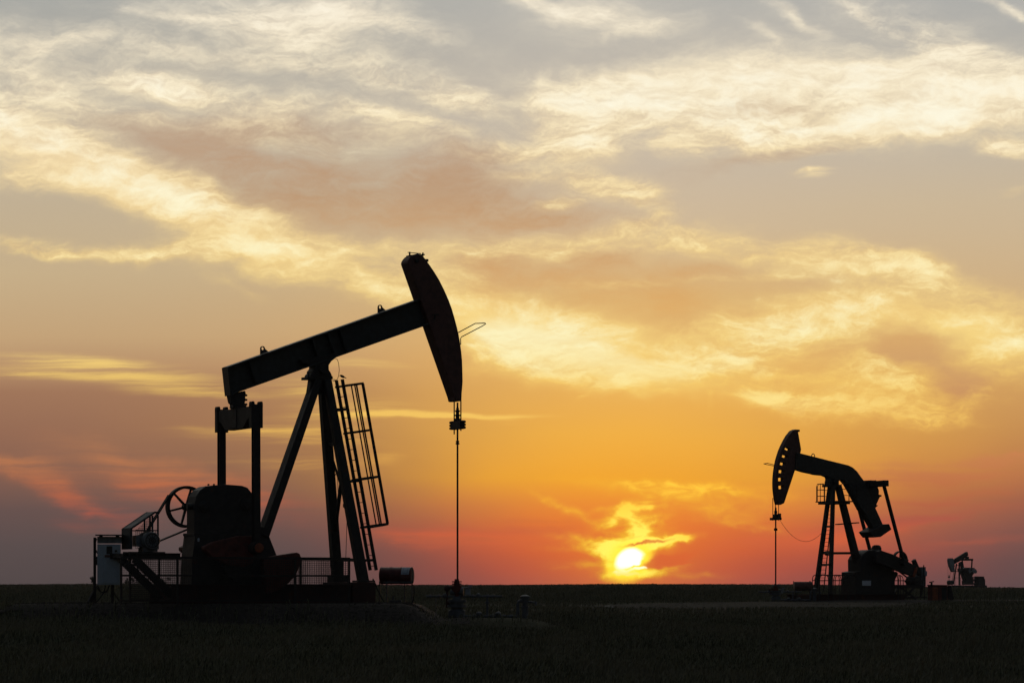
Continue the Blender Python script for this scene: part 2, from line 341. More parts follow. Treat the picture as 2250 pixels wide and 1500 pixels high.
M_PALE = mat("weathered_white_paint", (0.26, 0.27, 0.29), 0.6, vary=0.2, rust=0.2)
M_FARSTEEL = mat("faded_grey_steel", (0.030, 0.029, 0.030), 0.6)
M_ROCK = mat("pale_stone", (0.30, 0.26, 0.22), 0.85, bump=0.5)
M_CONC = mat("weathered_concrete", (0.085, 0.08, 0.076), 0.9, bump=0.4)
M_BIRD = mat("dark_feathers", (0.03, 0.025, 0.02), 0.7)
M_ORANGE = mat("orange_red_paint", (0.30, 0.075, 0.03), 0.55, rust=0.1)
M_LABEL = mat("faded_label_paper", (0.42, 0.45, 0.50), 0.6, vary=0.1)

# ------------------------------------------------------------------ land form
def pchip(x, xs, ys):
    """smooth monotone interpolation through control points"""
    xs = np.asarray(xs, float); ys = np.asarray(ys, float)
    h = np.diff(xs); d = np.diff(ys) / h
    mm = np.zeros_like(ys)
    for i in range(1, len(xs) - 1):
        if d[i - 1] * d[i] > 0:
            w1_, w2_ = 2 * h[i] + h[i - 1], h[i] + 2 * h[i - 1]
            mm[i] = (w1_ + w2_) / (w1_ / d[i - 1] + w2_ / d[i])
    mm[0], mm[-1] = d[0], d[-1]
    x = np.clip(np.asarray(x, float), xs[0], xs[-1])
    i = np.clip(np.searchsorted(xs, x) - 1, 0, len(xs) - 2)
    t = (x - xs[i]) / h[i]
    return ((2*t**3 - 3*t**2 + 1) * ys[i] + (t**3 - 2*t**2 + t) * h[i] * mm[i]
            + (-2*t**3 + 3*t**2) * ys[i + 1] + (t**3 - t**2) * h[i] * mm[i + 1])

_rng = np.random.default_rng(3)
_waves = [(_rng.uniform(0.02, 0.35), _rng.uniform(0, 6.28), _rng.uniform(0, 6.28)) for _ in range(14)]
def ripple(x, y):
    s = 0
    for k, a, p in _waves:
        s = s + np.sin(k * (x * math.cos(a) + y * math.sin(a)) + p) * 0.012 / (0.2 + k)
    return s

PAD1 = (-7.9, 81.0, 6.6, 5.2)     # centre and half sizes of the first gravel pad
PADW = (-1.0, 82.0, 3.0, 2.6)    # small made ground under the first well
PAD2 = (20.2, 149.5, 8.6, 5.0)
def pad_mask(x, y, pad, soft=1.6):
    dx_ = np.abs(x - pad[0]) - (pad[2] - soft); dy_ = np.abs(y - pad[1]) - (pad[3] - soft)
    d = np.hypot(np.maximum(dx_, 0), np.maximum(dy_, 0)) + np.minimum(np.maximum(dx_, dy_), 0)
    t = np.clip(1 - d / soft, 0, 1)
    return t * t * (3 - 2 * t)

BASE1 = CAMZ - 36 * 80 / FPX      # level of the first pad
BASE2 = CAMZ - 28.5 * 148 / FPX
def land(x, y):
    x = np.asarray(x, float); y = np.asarray(y, float)
    z = pchip(y, [-60, 0, 40, 50, 62, 75, 85, 100, 112, 128, 140, 148, 160, 200, 300, 450, 600, 720, 60000],
              [0, 0, 0.02, 0.05, 0.20, 0.45, 0.58, 0.60, 0.78, 0.90, 0.96, 1.0, 1.03, 1.18, 1.36, 1.62, 1.86, 1.95, 1.95])
    px = 1125 + x / np.maximum(y, 40) * FPX
    ridge = np.interp(px, [-800, 0, 250, 700, 1000, 1400, 1750, 2000, 2250, 3200], [0.0, 0.0, 0.20, 0.05, -0.08, 0.12, 0.02, -0.40, -0.70, -1.0])
    z = z + ridge * np.clip((y - 180) / 300, 0, 1) ** 1.3
    z = z + ripple(x, y) * np.clip((y - 20) / 60, 0, 1)
    m1 = pad_mask(x, y, PAD1); z = z * (1 - m1) + BASE1 * m1
    mw = pad_mask(x, y, PADW, 1.8) * (1 - m1); z = z * (1 - mw) + 0.86 * mw
    m2 = pad_mask(x, y, PAD2); z = z * (1 - m2) + BASE2 * m2
    return z
def ground_z(x, y): return float(land(x, y))

def mesh_obj(name, verts, faces, material, parent=None, smooth=False):
    me = bpy.data.meshes.new(name)
    me.from_pydata(verts, [], faces); me.update()
    if material: me.materials.append(material)
    if smooth:
        me.polygons.foreach_set('use_smooth', [True] * len(me.polygons))
    o = bpy.data.objects.new(name, me); COL.objects.link(o)
    if parent: o.parent = parent
    return o

def grid_sheet(name, xs, ys, zfun, material):
    X, Y = np.meshgrid(xs, ys); Z = zfun(X, Y)
    nx, ny = len(xs), len(ys)
    v = np.stack([X, Y, Z], -1).reshape(-1, 3)
    i = np.arange((nx - 1) * (ny - 1)); r, c = i // (nx - 1), i % (nx - 1)
    a = r * nx + c
    f = np.stack([a, a + 1, a + nx + 1, a + nx], -1)
    me = bpy.data.meshes.new(name)
    me.vertices.add(len(v)); me.vertices.foreach_set('co', v.ravel())
    me.loops.add(f.size); me.loops.foreach_set('vertex_index', f.ravel())
    me.polygons.add(len(f)); me.polygons.foreach_set('loop_start', np.arange(len(f)) * 4)
    me.polygons.foreach_set('use_smooth', np.ones(len(f), bool))
    me.update(calc_edges=True)
    me.materials.append(material)
    o = bpy.data.objects.new(name, me); COL.objects.link(o)
    return o

def ground_material(name, c1, c2, c3, scale, bump, dist):
    m = bpy.data.materials.new(name); m.use_nodes = True
    t = m.node_tree; h = G(t); b = t.nodes['Principled BSDF']
    c = t.nodes.new('ShaderNodeTexCoord').outputs['Object']
    n1 = h.noise(c, scale, 8.0, 0.65); n2 = h.noise(c, 0.25, 5.0, 0.6)
    col = h.mix(h.step(n1, 0.35, 0.65), c1, c2)
    col = h.mix(h.step(n2, 0.4, 0.7, 0.0, 0.7), col, c3)
    t.links.new(col, b.inputs['Base Color']); b.inputs['Roughness'].default_value = 0.95
    b.inputs['Specular IOR Level'].default_value = 0.15
    bn = t.nodes.new('ShaderNodeBump'); bn.inputs['Strength'].default_value = bump; bn.inputs['Distance'].default_value = dist
    t.links.new(h.noise(c, scale * 2.5, 5.0, 0.7), bn.inputs['Height']); t.links.new(bn.outputs[0], b.inputs['Normal'])
    return m
M_SOIL = ground_material("field_soil", (0.030, 0.028, 0.016, 1), (0.050, 0.045, 0.025, 1), (0.038, 0.045, 0.020, 1), 3.0, 0.6, 0.08)
M_GRAVEL = ground_material("pad_gravel", (0.034, 0.030, 0.027, 1), (0.074, 0.064, 0.056, 1), (0.044, 0.039, 0.031, 1), 9.0, 1.0, 0.05)
M_ROAD = ground_material("dirt_track", (0.020, 0.018, 0.015, 1), (0.038, 0.033, 0.027, 1), (0.030, 0.030, 0.018, 1), 4.0, 0.8, 0.05)

ys_g = np.concatenate([np.linspace(-60, 40, 21), np.linspace(41, 180, 190), np.geomspace(182, 800, 90), np.geomspace(830, 1280, 12)])
xs_h = np.concatenate([np.linspace(0, 45, 91), np.geomspace(46, 410, 40)])
ground = grid_sheet("ground", np.concatenate([-xs_h[:0:-1], xs_h]), ys_g, land, M_SOIL)
ground['kind'] = 'structure'

def patch(name, outline, material, lift, cell=0.35):
    """a sheet following the land, cut to an uneven outline"""
    pts = np.array(outline); x0, y0 = pts.min(0); x1, y1 = pts.max(0)
    xs = np.arange(x0, x1 + cell, cell); ys = np.arange(y0, y1 + cell, cell)
    X, Y = np.meshgrid(xs, ys)
    def inside(px_, py_):
        r = np.zeros(px_.shape, bool); n = len(pts)
        for i in range(n):
            (xa, ya), (xb, yb) = pts[i], pts[i - 1]
            if ya == yb: continue
            c_ = ((ya > py_) != (yb > py_)) & (px_ < (xb - xa) * (py_ - ya) / (yb - ya) + xa)
            r ^= c_
        return r
    wob = 0.35 * np.sin(X * 1.7 + Y * 0.6) + 0.25 * np.sin(Y * 2.3 - X * 0.9) + 0.2 * np.sin(X * 4.1 + 1)
    IN = inside(X + wob * 0.6, Y + wob * 0.6)
    Z = land(X, Y) + lift
    nx = len(xs); idx = -np.ones(X.size, int); faces = []
    for r in range(len(ys) - 1):
        for c in range(nx - 1):
            if IN[r, c]: a = r * nx + c; faces.append((a, a + 1, a + nx + 1, a + nx))
    used = sorted({k for f in faces for k in f}); idx[used] = range(len(used))
    v = np.stack([X, Y, Z], -1).reshape(-1, 3)[used]
    o = mesh_obj(name, v.tolist(), [[int(idx[k]) for k in f] for f in faces], material, smooth=True)
    o['kind'] = 'structure'
    return o
def rounded(cx, cy, hx, hy, n=48, p=3.5):
    out = []
    for i in range(n):
        a = 2 * math.pi * i / n; c, s = math.cos(a), math.sin(a)
        k = (abs(c) ** p + abs(s) ** p) ** (-1 / p)
        out.append((cx + hx * c * k, cy + hy * s * k))
    return out
gravel_pad = patch("gravel_pad", rounded(PAD1[0] - 0.1, PAD1[1], PAD1[2] + 0.2, PAD1[3] + 0.3), M_GRAVEL, 0.02)
gravel_pad2 = patch("gravel_pad", rounded(PAD2[0], PAD2[1], PAD2[2], PAD2[3]), M_GRAVEL, 0.02)
TRACK = [(1.6, 118), (4, 113), (8, 112), (12, 116), (16, 124), (20, 138), (28, 144), (28, 147), (15, 147), (11, 140), (7, 133), (3, 126)]
track = patch("dirt_track", TRACK, M_ROAD, 0.012)

# ------------------------------------------------------------------ the crop
def wheat_material():
    m = bpy.data.materials.new("green_wheat"); m.use_nodes = True
    t = m.node_tree; h = G(t); b = t.nodes['Principled BSDF']
    c = t.nodes.new('ShaderNodeTexCoord').outputs['Object']
    big = h.noise(h.mapping(c, sc=(0.35, 0.12, 0.0)), 1.0, 4.0, 0.6)
    fine = h.noise(h.mapping(c, sc=(1, 1, 0.12)), 22.0, 3.0, 0.6)
    col = h.mix(h.step(fine, 0.36, 0.64), (0.035, 0.038, 0.020, 1), (0.155, 0.152, 0.095, 1))
    col = h.mix(h.step(big, 0.40, 0.66, 0.0, 0.6), col, (0.140, 0.122, 0.080, 1))
    t.links.new(col, b.inputs['Base Color']); b.inputs['Roughness'].default_value = 0.7
    b.inputs['Specular IOR Level'].default_value = 0.25
    tr = t.nodes.new('ShaderNodeBsdfTranslucent'); t.links.new(col, tr.inputs['Color'])
    mx = t.nodes.new('ShaderNodeMixShader'); mx.inputs[0].default_value = 0.18
    t.links.new(b.outputs[0], mx.inputs[1]); t.links.new(tr.outputs[0], mx.inputs[2])
    t.links.new(mx.outputs[0], t.nodes['Material Output'].inputs['Surface'])
    return m
M_WHEAT = wheat_material()

def inside_poly(px_, py_, pts):
    r = np.zeros(px_.shape, bool)
    for i in range(len(pts)):
        (xa, ya), (xb, yb) = pts[i], pts[i - 1]
        if ya == yb: continue
        r ^= ((ya > py_) != (yb > py_)) & (px_ < (xb - xa) * (py_ - ya) / (yb - ya) + xa)
    return r

def blades(name, y0, y1, count, hgt, wid, seed, label=None):
    rng = np.random.default_rng(seed)
    y = y0 + (y1 - y0) * rng.random(count) ** 1.0
    x = (rng.random(count) - 0.5) * 2 * (y * 0.215 + 6)
    keep = (pad_mask(x, y, PAD1, 1.6) < rng.random(count) ** 2 * 0.8 + 0.10) & (pad_mask(x, y, PAD2, 1.6) < 0.3) & (~inside_poly(x + 1.1 * np.sin(y * 0.9) + 0.7 * np.sin(x * 1.3), y + 1.2 * np.sin(x * 0.8) + 0.5 * np.sin(x * 2.7), TRACK) | (rng.random(count) < 0.06 + 0.5 * np.clip(np.sin(x * 0.7 + y * 0.45) * np.sin(y * 0.6 - x * 0.2) , 0, 1)))
    # trampled, thin ground round the first wellhead
    keep &= ~((np.hypot((x + 1.2) / 2.6, (y - 80.6) / 2.4) < 1) & (rng.random(count) > 0.35))
    x, y = x[keep], y[keep]; n = len(x)
    patchy = 0.82 + 0.18 * np.sin(x * 0.9 + np.sin(y * 0.35) * 2) * np.sin(y * 0.21 + 1.0)
    H = hgt * (0.72 + 0.5 * rng.random(n)) * patchy
    # grass kept short beside the track and the wells
    near = np.where((y > 96) & (y < 149), 0.34 + 0.2 * np.clip((x - 17) / 6, 0, 1), 1.0) * np.where(inside_poly(x, y, TRACK), .4, 1)
    near = np.minimum(near, np.clip((np.hypot((x + 1.2) / 3.6, (y - 80) / 4) - 0.7) / 0.7, 0.3, 1))
    H = H * near
    W = wid * (0.7 + 0.6 * rng.random(n))
    z = land(x, y)
    a = rng.random(n) * math.pi; lean = rng.normal(0.08, 0.10, n); ldir = rng.normal(0.5, 0.9, n)
    ca, sa = np.cos(a), np.sin(a); lx, ly = np.cos(ldir), np.sin(ldir)
    def ring(f, w):
        off = lean * H * f * f * 2.2
        cx, cy, cz = x + lx * off, y + ly * off, z - 0.02 + H * f
        return np.stack([cx - ca * w, cy - sa * w, cz], -1), np.stack([cx + ca * w, cy + sa * w, cz], -1)
    A0, B0 = ring(0, W * 0.5); A1, B1 = ring(0.55, W * 0.42); A2, B2 = ring(0.84, W * 0.62); T, _ = ring(1.0, W * 0.0)
    v = np.stack([A0, B0, A1, B1, A2, B2, T], 1).reshape(-1, 3)
    o7 = np.arange(n)[:, None] * 7
    q = np.concatenate([o7 + [0, 1, 3, 2], o7 + [2, 3, 5, 4]], 1).reshape(-1)
    tri = (o7 + [4, 5, 6]).reshape(-1)
    me = bpy.data.meshes.new(name)
    me.vertices.add(len(v)); me.vertices.foreach_set('co', v.ravel())
    loops = np.concatenate([q, tri]); me.loops.add(len(loops)); me.loops.foreach_set('vertex_index', loops)
    starts = np.concatenate([np.arange(2 * n) * 4, 8 * n + np.arange(n) * 3])
    me.polygons.add(3 * n); me.polygons.foreach_set('loop_start', starts)
    me.update(calc_edges=True)
    me.materials.append(M_WHEAT)
    o = bpy.data.objects.new(name, me); COL.objects.link(o)
    o['kind'] = 'stuff'
    if label: o['label'] = label; o['category'] = 'grass'
    return o
blades("wheat", 40, 86, 230000, 0.46, 0.022, 1, 'dark green wheat standing in the foreground before the pumps')
blades("wheat", 86, 190, 140000, 0.46, 0.032, 2, 'dark green wheat in the middle distance behind the larger pump')
blades("wheat", 190, 760, 110000, 0.46, 0.10, 4, 'far wheat rising to the flat horizon line')

def stones(name, pad, count, seed, label):
    rng = np.random.default_rng(seed); V_, F_ = [], []
    for i in range(count):
        x = pad[0] + (rng.random() - .5) * 2 * (pad[2] - 0.2); y = pad[1] - pad[3] + rng.random() * pad[3] * 1.2
        r = 0.012 + 0.022 * rng.random() ** 3; z = ground_z(x, y) + 0.02
        b = len(V_); k = rng.uniform(0.6, 1.3, 6) * r
        V_ += [(x - k[0], y, z + r * .3), (x + k[1], y, z + r * .3), (x, y - k[2], z + r * .3), (x, y + k[3], z + r * .3), (x, y, z + r * .3 + k[4] * .8), (x, y, z - r * .3)]
        F_ += [(b, b + 2, b + 4), (b + 2, b + 1, b + 4), (b + 1, b + 3, b + 4), (b + 3, b, b + 4), (b + 2, b, b + 5), (b + 1, b + 2, b + 5), (b + 3, b + 1, b + 5), (b, b + 3, b + 5)]
    o = mesh_obj(name, V_, F_, M_GRAVEL)
    o['kind'] = 'stuff'; o['label'] = label; o['category'] = 'gravel'
    return o
stones("gravel", PAD1, 5000, 5, 'loose gravel scattered over the raised pad under the larger pump')

# ------------------------------------------------------------------ mesh tools
class MB:
    """collects solids and links them as one mesh object"""
    def __init__(s): s.bm = bmesh.new()
    def prism(s, pts, y0, y1):
        """outline in X-Z, thickness along Y"""
        b = s.bm
        A = [b.verts.new((x, y0, z)) for x, z in pts]; B_ = [b.verts.new((x, y1, z)) for x, z in pts]
        n = len(pts)
        b.faces.new(A); b.faces.new(B_[::-1])
        for i in range(n):
            j = (i + 1) % n
            b.faces.new((A[j], A[i], B_[i], B_[j]))
        return s
    def box(s, x0, x1, y0, y1, z0, z1):
        return s.prism([(x0, z0), (x1, z0), (x1, z1), (x0, z1)], y0, y1)
    def bar(s, p0, p1, w, h, up=(0, 0, 1), w1=None, h1=None):
        """rectangular bar; w across, h along 'up'; may taper"""
        p0, p1 = Vector(p0), Vector(p1); d = (p1 - p0).normalized(); u = Vector(up)
        r = d.cross(u)
        if r.length < 1e-4: r = d.cross(Vector((1, 0, 0)))
        r.normalize(); u = r.cross(d).normalized()
        w1 = w if w1 is None else w1; h1 = h if h1 is None else h1
        A = [s.bm.verts.new(p0 + r * a * w / 2 + u * c * h / 2) for a, c in ((-1, -1), (1, -1), (1, 1), (-1, 1))]
        B_ = [s.bm.verts.new(p1 + r * a * w1 / 2 + u * c * h1 / 2) for a, c in ((-1, -1), (1, -1), (1, 1), (-1, 1))]
        s.bm.faces.new(A[::-1]); s.bm.faces.new(B_)
        for i in range(4):
            j = (i + 1) % 4; s.bm.faces.new((A[i], A[j], B_[j], B_[i]))
        return s
    def hbeam(s, p0, p1, w, h, up=(0, 0, 1), t=0.03):
        """rolled H section: two flanges and a web"""
        p0, p1 = Vector(p0), Vector(p1); d = (p1 - p0).normalized(); r = d.cross(Vector(up)).normalized(); u = r.cross(d)
        s.bar(p0 + u * (h - t) / 2, p1 + u * (h - t) / 2, w, t, up); s.bar(p0 - u * (h - t) / 2, p1 - u * (h - t) / 2, w, t, up)
        return s.bar(p0, p1, t, h - 2 * t, up)
    def tube(s, pts, r, n=8, closed=False):
        pts = [Vector(p) for p in pts]; rings = []; m = len(pts)
        for i, p in enumerate(pts):
            if closed: d = (pts[(i + 1) % m] - pts[i - 1]).normalized()
            else: d = (pts[min(i + 1, m - 1)] - pts[max(i - 1, 0)]).normalized()
            a = d.cross(Vector((0.13, 0.21, 1.0)) if abs(d.z) < 0.9 else Vector((0, 1, 0))).normalized(); c = d.cross(a)
            rr = r[i] if isinstance(r, (list, tuple)) else r
            rings.append([s.bm.verts.new(p + (a * math.cos(t) + c * math.sin(t)) * rr) for t in [2 * math.pi * k / n for k in range(n)]])
        for i in range(m if closed else m - 1):
            q = rings[(i + 1) % m]
            for k in range(n):
                s.bm.faces.new((rings[i][k], rings[i][(k + 1) % n], q[(k + 1) % n], q[k]))
        if not closed:
            s.bm.faces.new(rings[0][::-1]); s.bm.faces.new(rings[-1])
        return s
    def lathe(s, origin, axis, prof, n=24):
        """profile of (distance along the axis, radius)"""
        o, d = Vector(origin), Vector(axis).normalized()
        a = d.cross(Vector((0, 0, 1)) if abs(d.z) < 0.9 else Vector((1, 0, 0))).normalized(); c = d.cross(a)
        rings = []
        for t, r in prof:
            rings.append([s.bm.verts.new(o + d * t + (a * math.cos(q) + c * math.sin(q)) * max(r, 1e-4)) for q in [2 * math.pi * k / n for k in range(n)]])
        for A, B_ in zip(rings, rings[1:]):
            for k in range(n): s.bm.faces.new((A[k], A[(k + 1) % n], B_[(k + 1) % n], B_[k]))
        s.bm.faces.new(rings[0][::-1]); s.bm.faces.new(rings[-1])
        return s
    def cyl(s, p0, p1, r, n=16):
        p0, p1 = Vector(p0), Vector(p1)
        return s.lathe(p0, p1 - p0, [(0, r), ((p1 - p0).length, r)], n)
    def sphere(s, c, r, sc=(1, 1, 1)):
        m = bmesh.ops.create_icosphere(s.bm, subdivisions=2, radius=r)
        for v in m['verts']: v.co = Vector(c) + Vector((v.co.x * sc[0], v.co.y * sc[1], v.co.z * sc[2]))
        return s
    def annulus(s, c, r0, r1, y0, y1, n=40):
        """flat ring in the X-Z plane"""
        cx, cz = c; b = s.bm; R_ = []
        for r, y in ((r0, y0), (r1, y0), (r1, y1), (r0, y1)):
            R_.append([b.verts.new((cx + r * math.cos(2 * math.pi * k / n), y, cz + r * math.sin(2 * math.pi * k / n))) for k in range(n)])
        for i in range(4):
            A, B_ = R_[i], R_[(i + 1) % 4]
            for k in range(n): b.faces.new((A[k], A[(k + 1) % n], B_[(k + 1) % n], B_[k]))
        return s
    def build(s, name, material, parent=None, bevel=0.0, smooth=False):
        bmesh.ops.recalc_face_normals(s.bm, faces=s.bm.faces)
        me = bpy.data.meshes.new(name); s.bm.to_mesh(me); s.bm.free()
        me.materials.append(material)
        if smooth:
            me.polygons.foreach_set('use_smooth', [True] * len(me.polygons))
            me.set_sharp_from_angle(angle=R(40))
        o = bpy.data.objects.new(name, me); COL.objects.link(o)
        if parent: o.parent = parent
        if bevel:
            bv = o.modifiers.new("bevel", 'BEVEL'); bv.width = bevel; bv.segments = 2; bv.limit_method = 'ANGLE'
        return o

def thing(name, label, cat, loc, rotz=0.0, group=None):
    o = bpy.data.objects.new(name, None); COL.objects.link(o)
    o.empty_display_size = 0.2
    o.location = loc; o.rotation_euler = (0, 0, rotz)
    o['label'] = label; o['category'] = cat
    if group: o['group'] = group
    return o
def tag(o, label, cat, group=None):
    o['label'] = label; o['category'] = cat
    if group: o['group'] = group
    return o

class Frame:
    """a thing's own axes, and where a sight line of the survey photograph meets one of its upright planes"""
    def __init__(s, x, y, z, yaw):
        s.o = (x, y, z); s.yaw = yaw; s.c = math.cos(yaw); s.s = math.sin(yaw)
    def at(s, px, py, lat=0.0):
        k = (px - 1125.0) / FPX
        X = (k * (s.o[1] + lat * s.c) - s.o[0] + lat * s.s) / (s.c - k * s.s)
        wy = s.o[1] + X * s.s + lat * s.c
        return (X, CAMZ + (HROW - py) / FPX * wy - s.o[2])
    def p3(s, px, py, lat=0.0):
        X, Z = s.at(px, py, lat); return (X, lat, Z)
    def many(s, pts, lat): return [s.at(a, b, lat) for a, b in pts]
def at_depth(px, py, y): return ((px - 1125.0) / FPX * y, y, CAMZ + (HROW - py) / FPX * y)

def mesh_wires(mb, x0, x1, z0, z1, y, pitch=0.05, r=0.0022):
    """welded wire panel"""
    n = int((x1 - x0) / pitch); m = int((z1 - z0) / pitch)
    for i in range(n + 1): mb.bar((x0 + (x1 - x0) * i / n, y, z0), (x0 + (x1 - x0) * i / n, y, z1), r * 2, r * 2)
    for j in range(m + 1): mb.bar((x0, y, z0 + (z1 - z0) * j / m), (x1, y, z0 + (z1 - z0) * j / m), r * 2, r * 2)
    return mb

# ================================================================== the larger pump, head raised
YAW1 = R(26)
PX1, PY1 = (600 - 1125) / FPX * 80.0, 80.0
F1 = Frame(PX1, PY1, BASE1, YAW1)
NEAR, FAR = -1, 1            # local y: minus is towards the camera
pump = thing('pump_jack', 'largest pump jack, horsehead raised high, with a caged ladder, on the near gravel pad', 'pump jack', F1.o, YAW1)
A = F1.at

# skid and pedestal
m = MB()
xa, za = A(378, 1322, -0.9); xb, zb = A(816, 1322, -0.9)
ztop = A(600, 1283, -0.9)[1]
for y in (-0.9, 0.9):
    m.hbeam((xa, y, ztop / 2), (xb, y, ztop / 2), 0.26, ztop, t=0.03)
for i in range(8):
    x = xa + 0.2 + (xb - xa - 0.4) * i / 7
    m.box(x - 0.08, x + 0.08, -0.77, 0.77, 0.06, ztop - 0.05)
m.box(xa - 0.02, xb + 0.02, -1.05, 1.05, -0.06, 0.0)
m.build('base_skid', M_SKID, pump, 0.008)
m = MB()
xm0 = A(770, 1300, -0.9)[0]
m.box(xm0, xb + 0.05, -1.08, 1.08, 0.0, ztop + 0.06)
m.build('front_footing', M_SKID, pump, 0.01)

GL, GN = 0.45, -0.45           # half width of the gear case
ped = [(418, 1322), (424, 1216), (429, 1176), (427, 1176), (427, 1170), (440, 1170), (560, 1172), (572, 1156), (580, 1158), (588, 1168), (608, 1219), (612, 1285), (612, 1322)]
m = MB()
pts = F1.many(ped, GN); m.prism(pts, GN, -GN)
m.build('pedestal', M_GEAR, pump, 0.02)
gc = [(427, 1172), (427, 1112), (431, 1090), (440, 1076), (452, 1068.5), (470, 1065.5), (500, 1064), (532, 1066.5), (544, 1071), (553, 1082), (558, 1100), (558, 1172)]
gcn = []
m = MB(); pts = F1.many(gc, -0.30); m.prism(pts, -0.30, 0.30)
for px_ in (458, 470, 492): 
    q = A(px_, 1064.5, -0.2); m.cyl((q[0], -0.2, q[1] - 0.02), (q[0], -0.2, q[1] + 0.025), 0.03, 8)
q = A(421, 1112, -0.15); m.cyl((q[0] + .1, -0.12, q[1]), (q[0] - 0.12, -0.12, q[1]), 0.09, 14)
gear = m.build('gearbox', M_GEAR, pump, 0.03)
for px_, py_, rr in ((448, 1112, 0.15), (540, 1108, 0.17)):
    m = MB(); q = A(px_, py_, -0.3); m.lathe((q[0], -0.297, q[1]), (0, -1, 0), [(0, rr), (0.05, rr), (0.07, rr * 0.8), (0.07, rr * .55), (0.11, rr * .5)], 24)
    for k in range(8): m.cyl((q[0] + rr * .9 * math.cos(k * .785), -0.34, q[1] + rr * .9 * math.sin(k * .785)), (q[0] + rr * .9 * math.cos(k * .785), -0.375, q[1] + rr * .9 * math.sin(k * .785)), 0.014, 6)
    m.build('bearing_cover', M_GEAR, gear, smooth=True)
m = MB(); q = A(436, 1185, GN); m.prism([(q[0] - .025, q[1] - .05), (q[0] + .025, q[1] - .05), (q[0] + .03, q[1] + .03), (q[0], q[1] + .05), (q[0] - .03, q[1] + .03)], GN - 0.012, GN - 0.002)
m.build('tag_plate', M_LABEL, gear)

# sheave with spokes on the far side, drive belts
SY = 0.70
cx, cz = A(409, 1113, SY); rad = cz - A(409, 1159, SY)[1]
m = MB(); m.annulus((cx, cz), rad - 0.075, rad, SY - 0.09, SY + 0.09, 48)
m.annulus((cx, cz), 0.02, 0.10, SY - 0.10, SY + 0.10, 20)
for k in range(6):
    a = R(14 + 60 * k)
    m.bar((cx + .08 * math.cos(a), SY, cz + .08 * math.sin(a)), (cx + (rad - .05) * math.cos(a), SY, cz + (rad - .05) * math.sin(a)), 0.06, 0.075, (0, 1, 0), 0.05, 0.05)
m.cyl((cx, SY, cz), (cx, 0.2, cz), 0.05, 12)
m.build('sheave', M_STEEL, pump, smooth=True)
mx, mz = A(322, 1188, SY); mr = 0.13
m = MB()
ang = math.atan2(cz - mz, cx - mx); n_ = (-math.sin(ang), math.cos(ang))
for dy in (-0.05, 0.05):
    for s_ in (1, -1):
        tilt = math.asin((rad - mr) / math.hypot(cx - mx, cz - mz)) * s_
        a2 = ang + tilt; nn_ = (-math.sin(a2) * s_, math.cos(a2) * s_)
        m.bar((mx + nn_[0] * mr, SY + dy, mz + nn_[1] * mr), (cx + nn_[0] * (rad + .012), SY + dy, cz + nn_[1] * (rad + .012)), 0.07, 0.035, (nn_[0], 0, nn_[1]))
m.annulus((mx, mz), 0.02, mr, SY - 0.09, SY + 0.09, 24)
m.build('drive_belt', M_BELT, pump)

# motor, its deck and braces
m = MB()
q = A(335, 1187, 0.0); ml = 0.235
m.lathe((q[0], 0.02, q[1]), (0, 1, 0), [(0, 0.08), (0, ml * .92), (.05, ml), (0.22, ml), (0.23, ml * .97), (0.62, ml * .97), (0.64, ml * .7), (0.70, 0.06), (0.84, 0.05)], 32)
for k in range(28):
    a = 2 * math.pi * k / 28
    m.bar((q[0] + ml * .98 * math.cos(a), 0.26, q[1] + ml * .98 * math.sin(a)), (q[0] + ml * .98 * math.cos(a), 0.62, q[1] + ml * .98 * math.sin(a)), 0.012, 0.03, (math.cos(a), 0, math.sin(a)))
m.box(q[0] - .36, q[0] - .16, 0.28, 0.58, q[1] - .15, q[1] + .14)
m.box(q[0] - .2, q[0] + .2, 0.16, 0.24, q[1] - .29, q[1] - .18); m.box(q[0] - .2, q[0] + .2, 0.5, 0.58, q[1] - .29, q[1] - .18)
m.tube([(q[0] + .035 * math.cos(t), 0.42, q[1] + ml + .03 + .035 * math.sin(t)) for t in [k * .52 for k in range(12)]], 0.009, 6, True)
motor = m.build('motor', M_MOTOR, pump, smooth=True)
m = MB(); m.annulus((q[0], q[1]), 0.17, 0.19, 0.005, 0.018, 28); m.annulus((q[0], q[1]), 0.075, 0.095, 0.005, 0.018, 20)
for k in range(6):
    a = k * math.pi / 6 * 2 / 2; m.bar((q[0] - .18 * math.cos(a), 0.008, q[1] - .18 * math.sin(a)), (q[0] + .18 * math.cos(a), 0.008, q[1] + .18 * math.sin(a)), 0.012, 0.012, (0, 1, 0))
m.build('fan_grille', M_STEEL, motor)
m = MB()
x0, zt = A(271, 1214, -0.55); x1, zb_ = A(396, 1227, -0.55)
for y in (-0.55, 0.55): m.hbeam((x0, y, (zt + zb_) / 2), (x1, y, (zt + zb_) / 2), 0.12, zt - zb_, t=0.02)
for k in range(4): xx = x0 + .1 + (x1 - x0 - .2) * k / 3; m.box(xx - .05, xx + .05, -.49, .49, zb_ + .02, zt - .02)
for y in (-0.55, 0.55):
    a_ = F1.p3(296, 1227, -0.55); b_ = F1.p3(382, 1312, -0.55)
    m.bar((a_[0], y, a_[2]), (b_[0], y, b_[2]), 0.12, 0.20)
q0 = A(288, 1206, 0.0); q1 = A(366, 1214, 0.0)
for y in (0.1, 0.55): m.box(q0[0], q1[0], y, y + .12, zt + 0.004, q[1] - .295)
q0 = A(272, 1214, -.6); m.cyl((q0[0], -.62, zt - .05), (q0[0], -.62, zt + .03), 0.03, 8)
deck = m.build('motor_deck', M_STEEL, pump, 0.005)
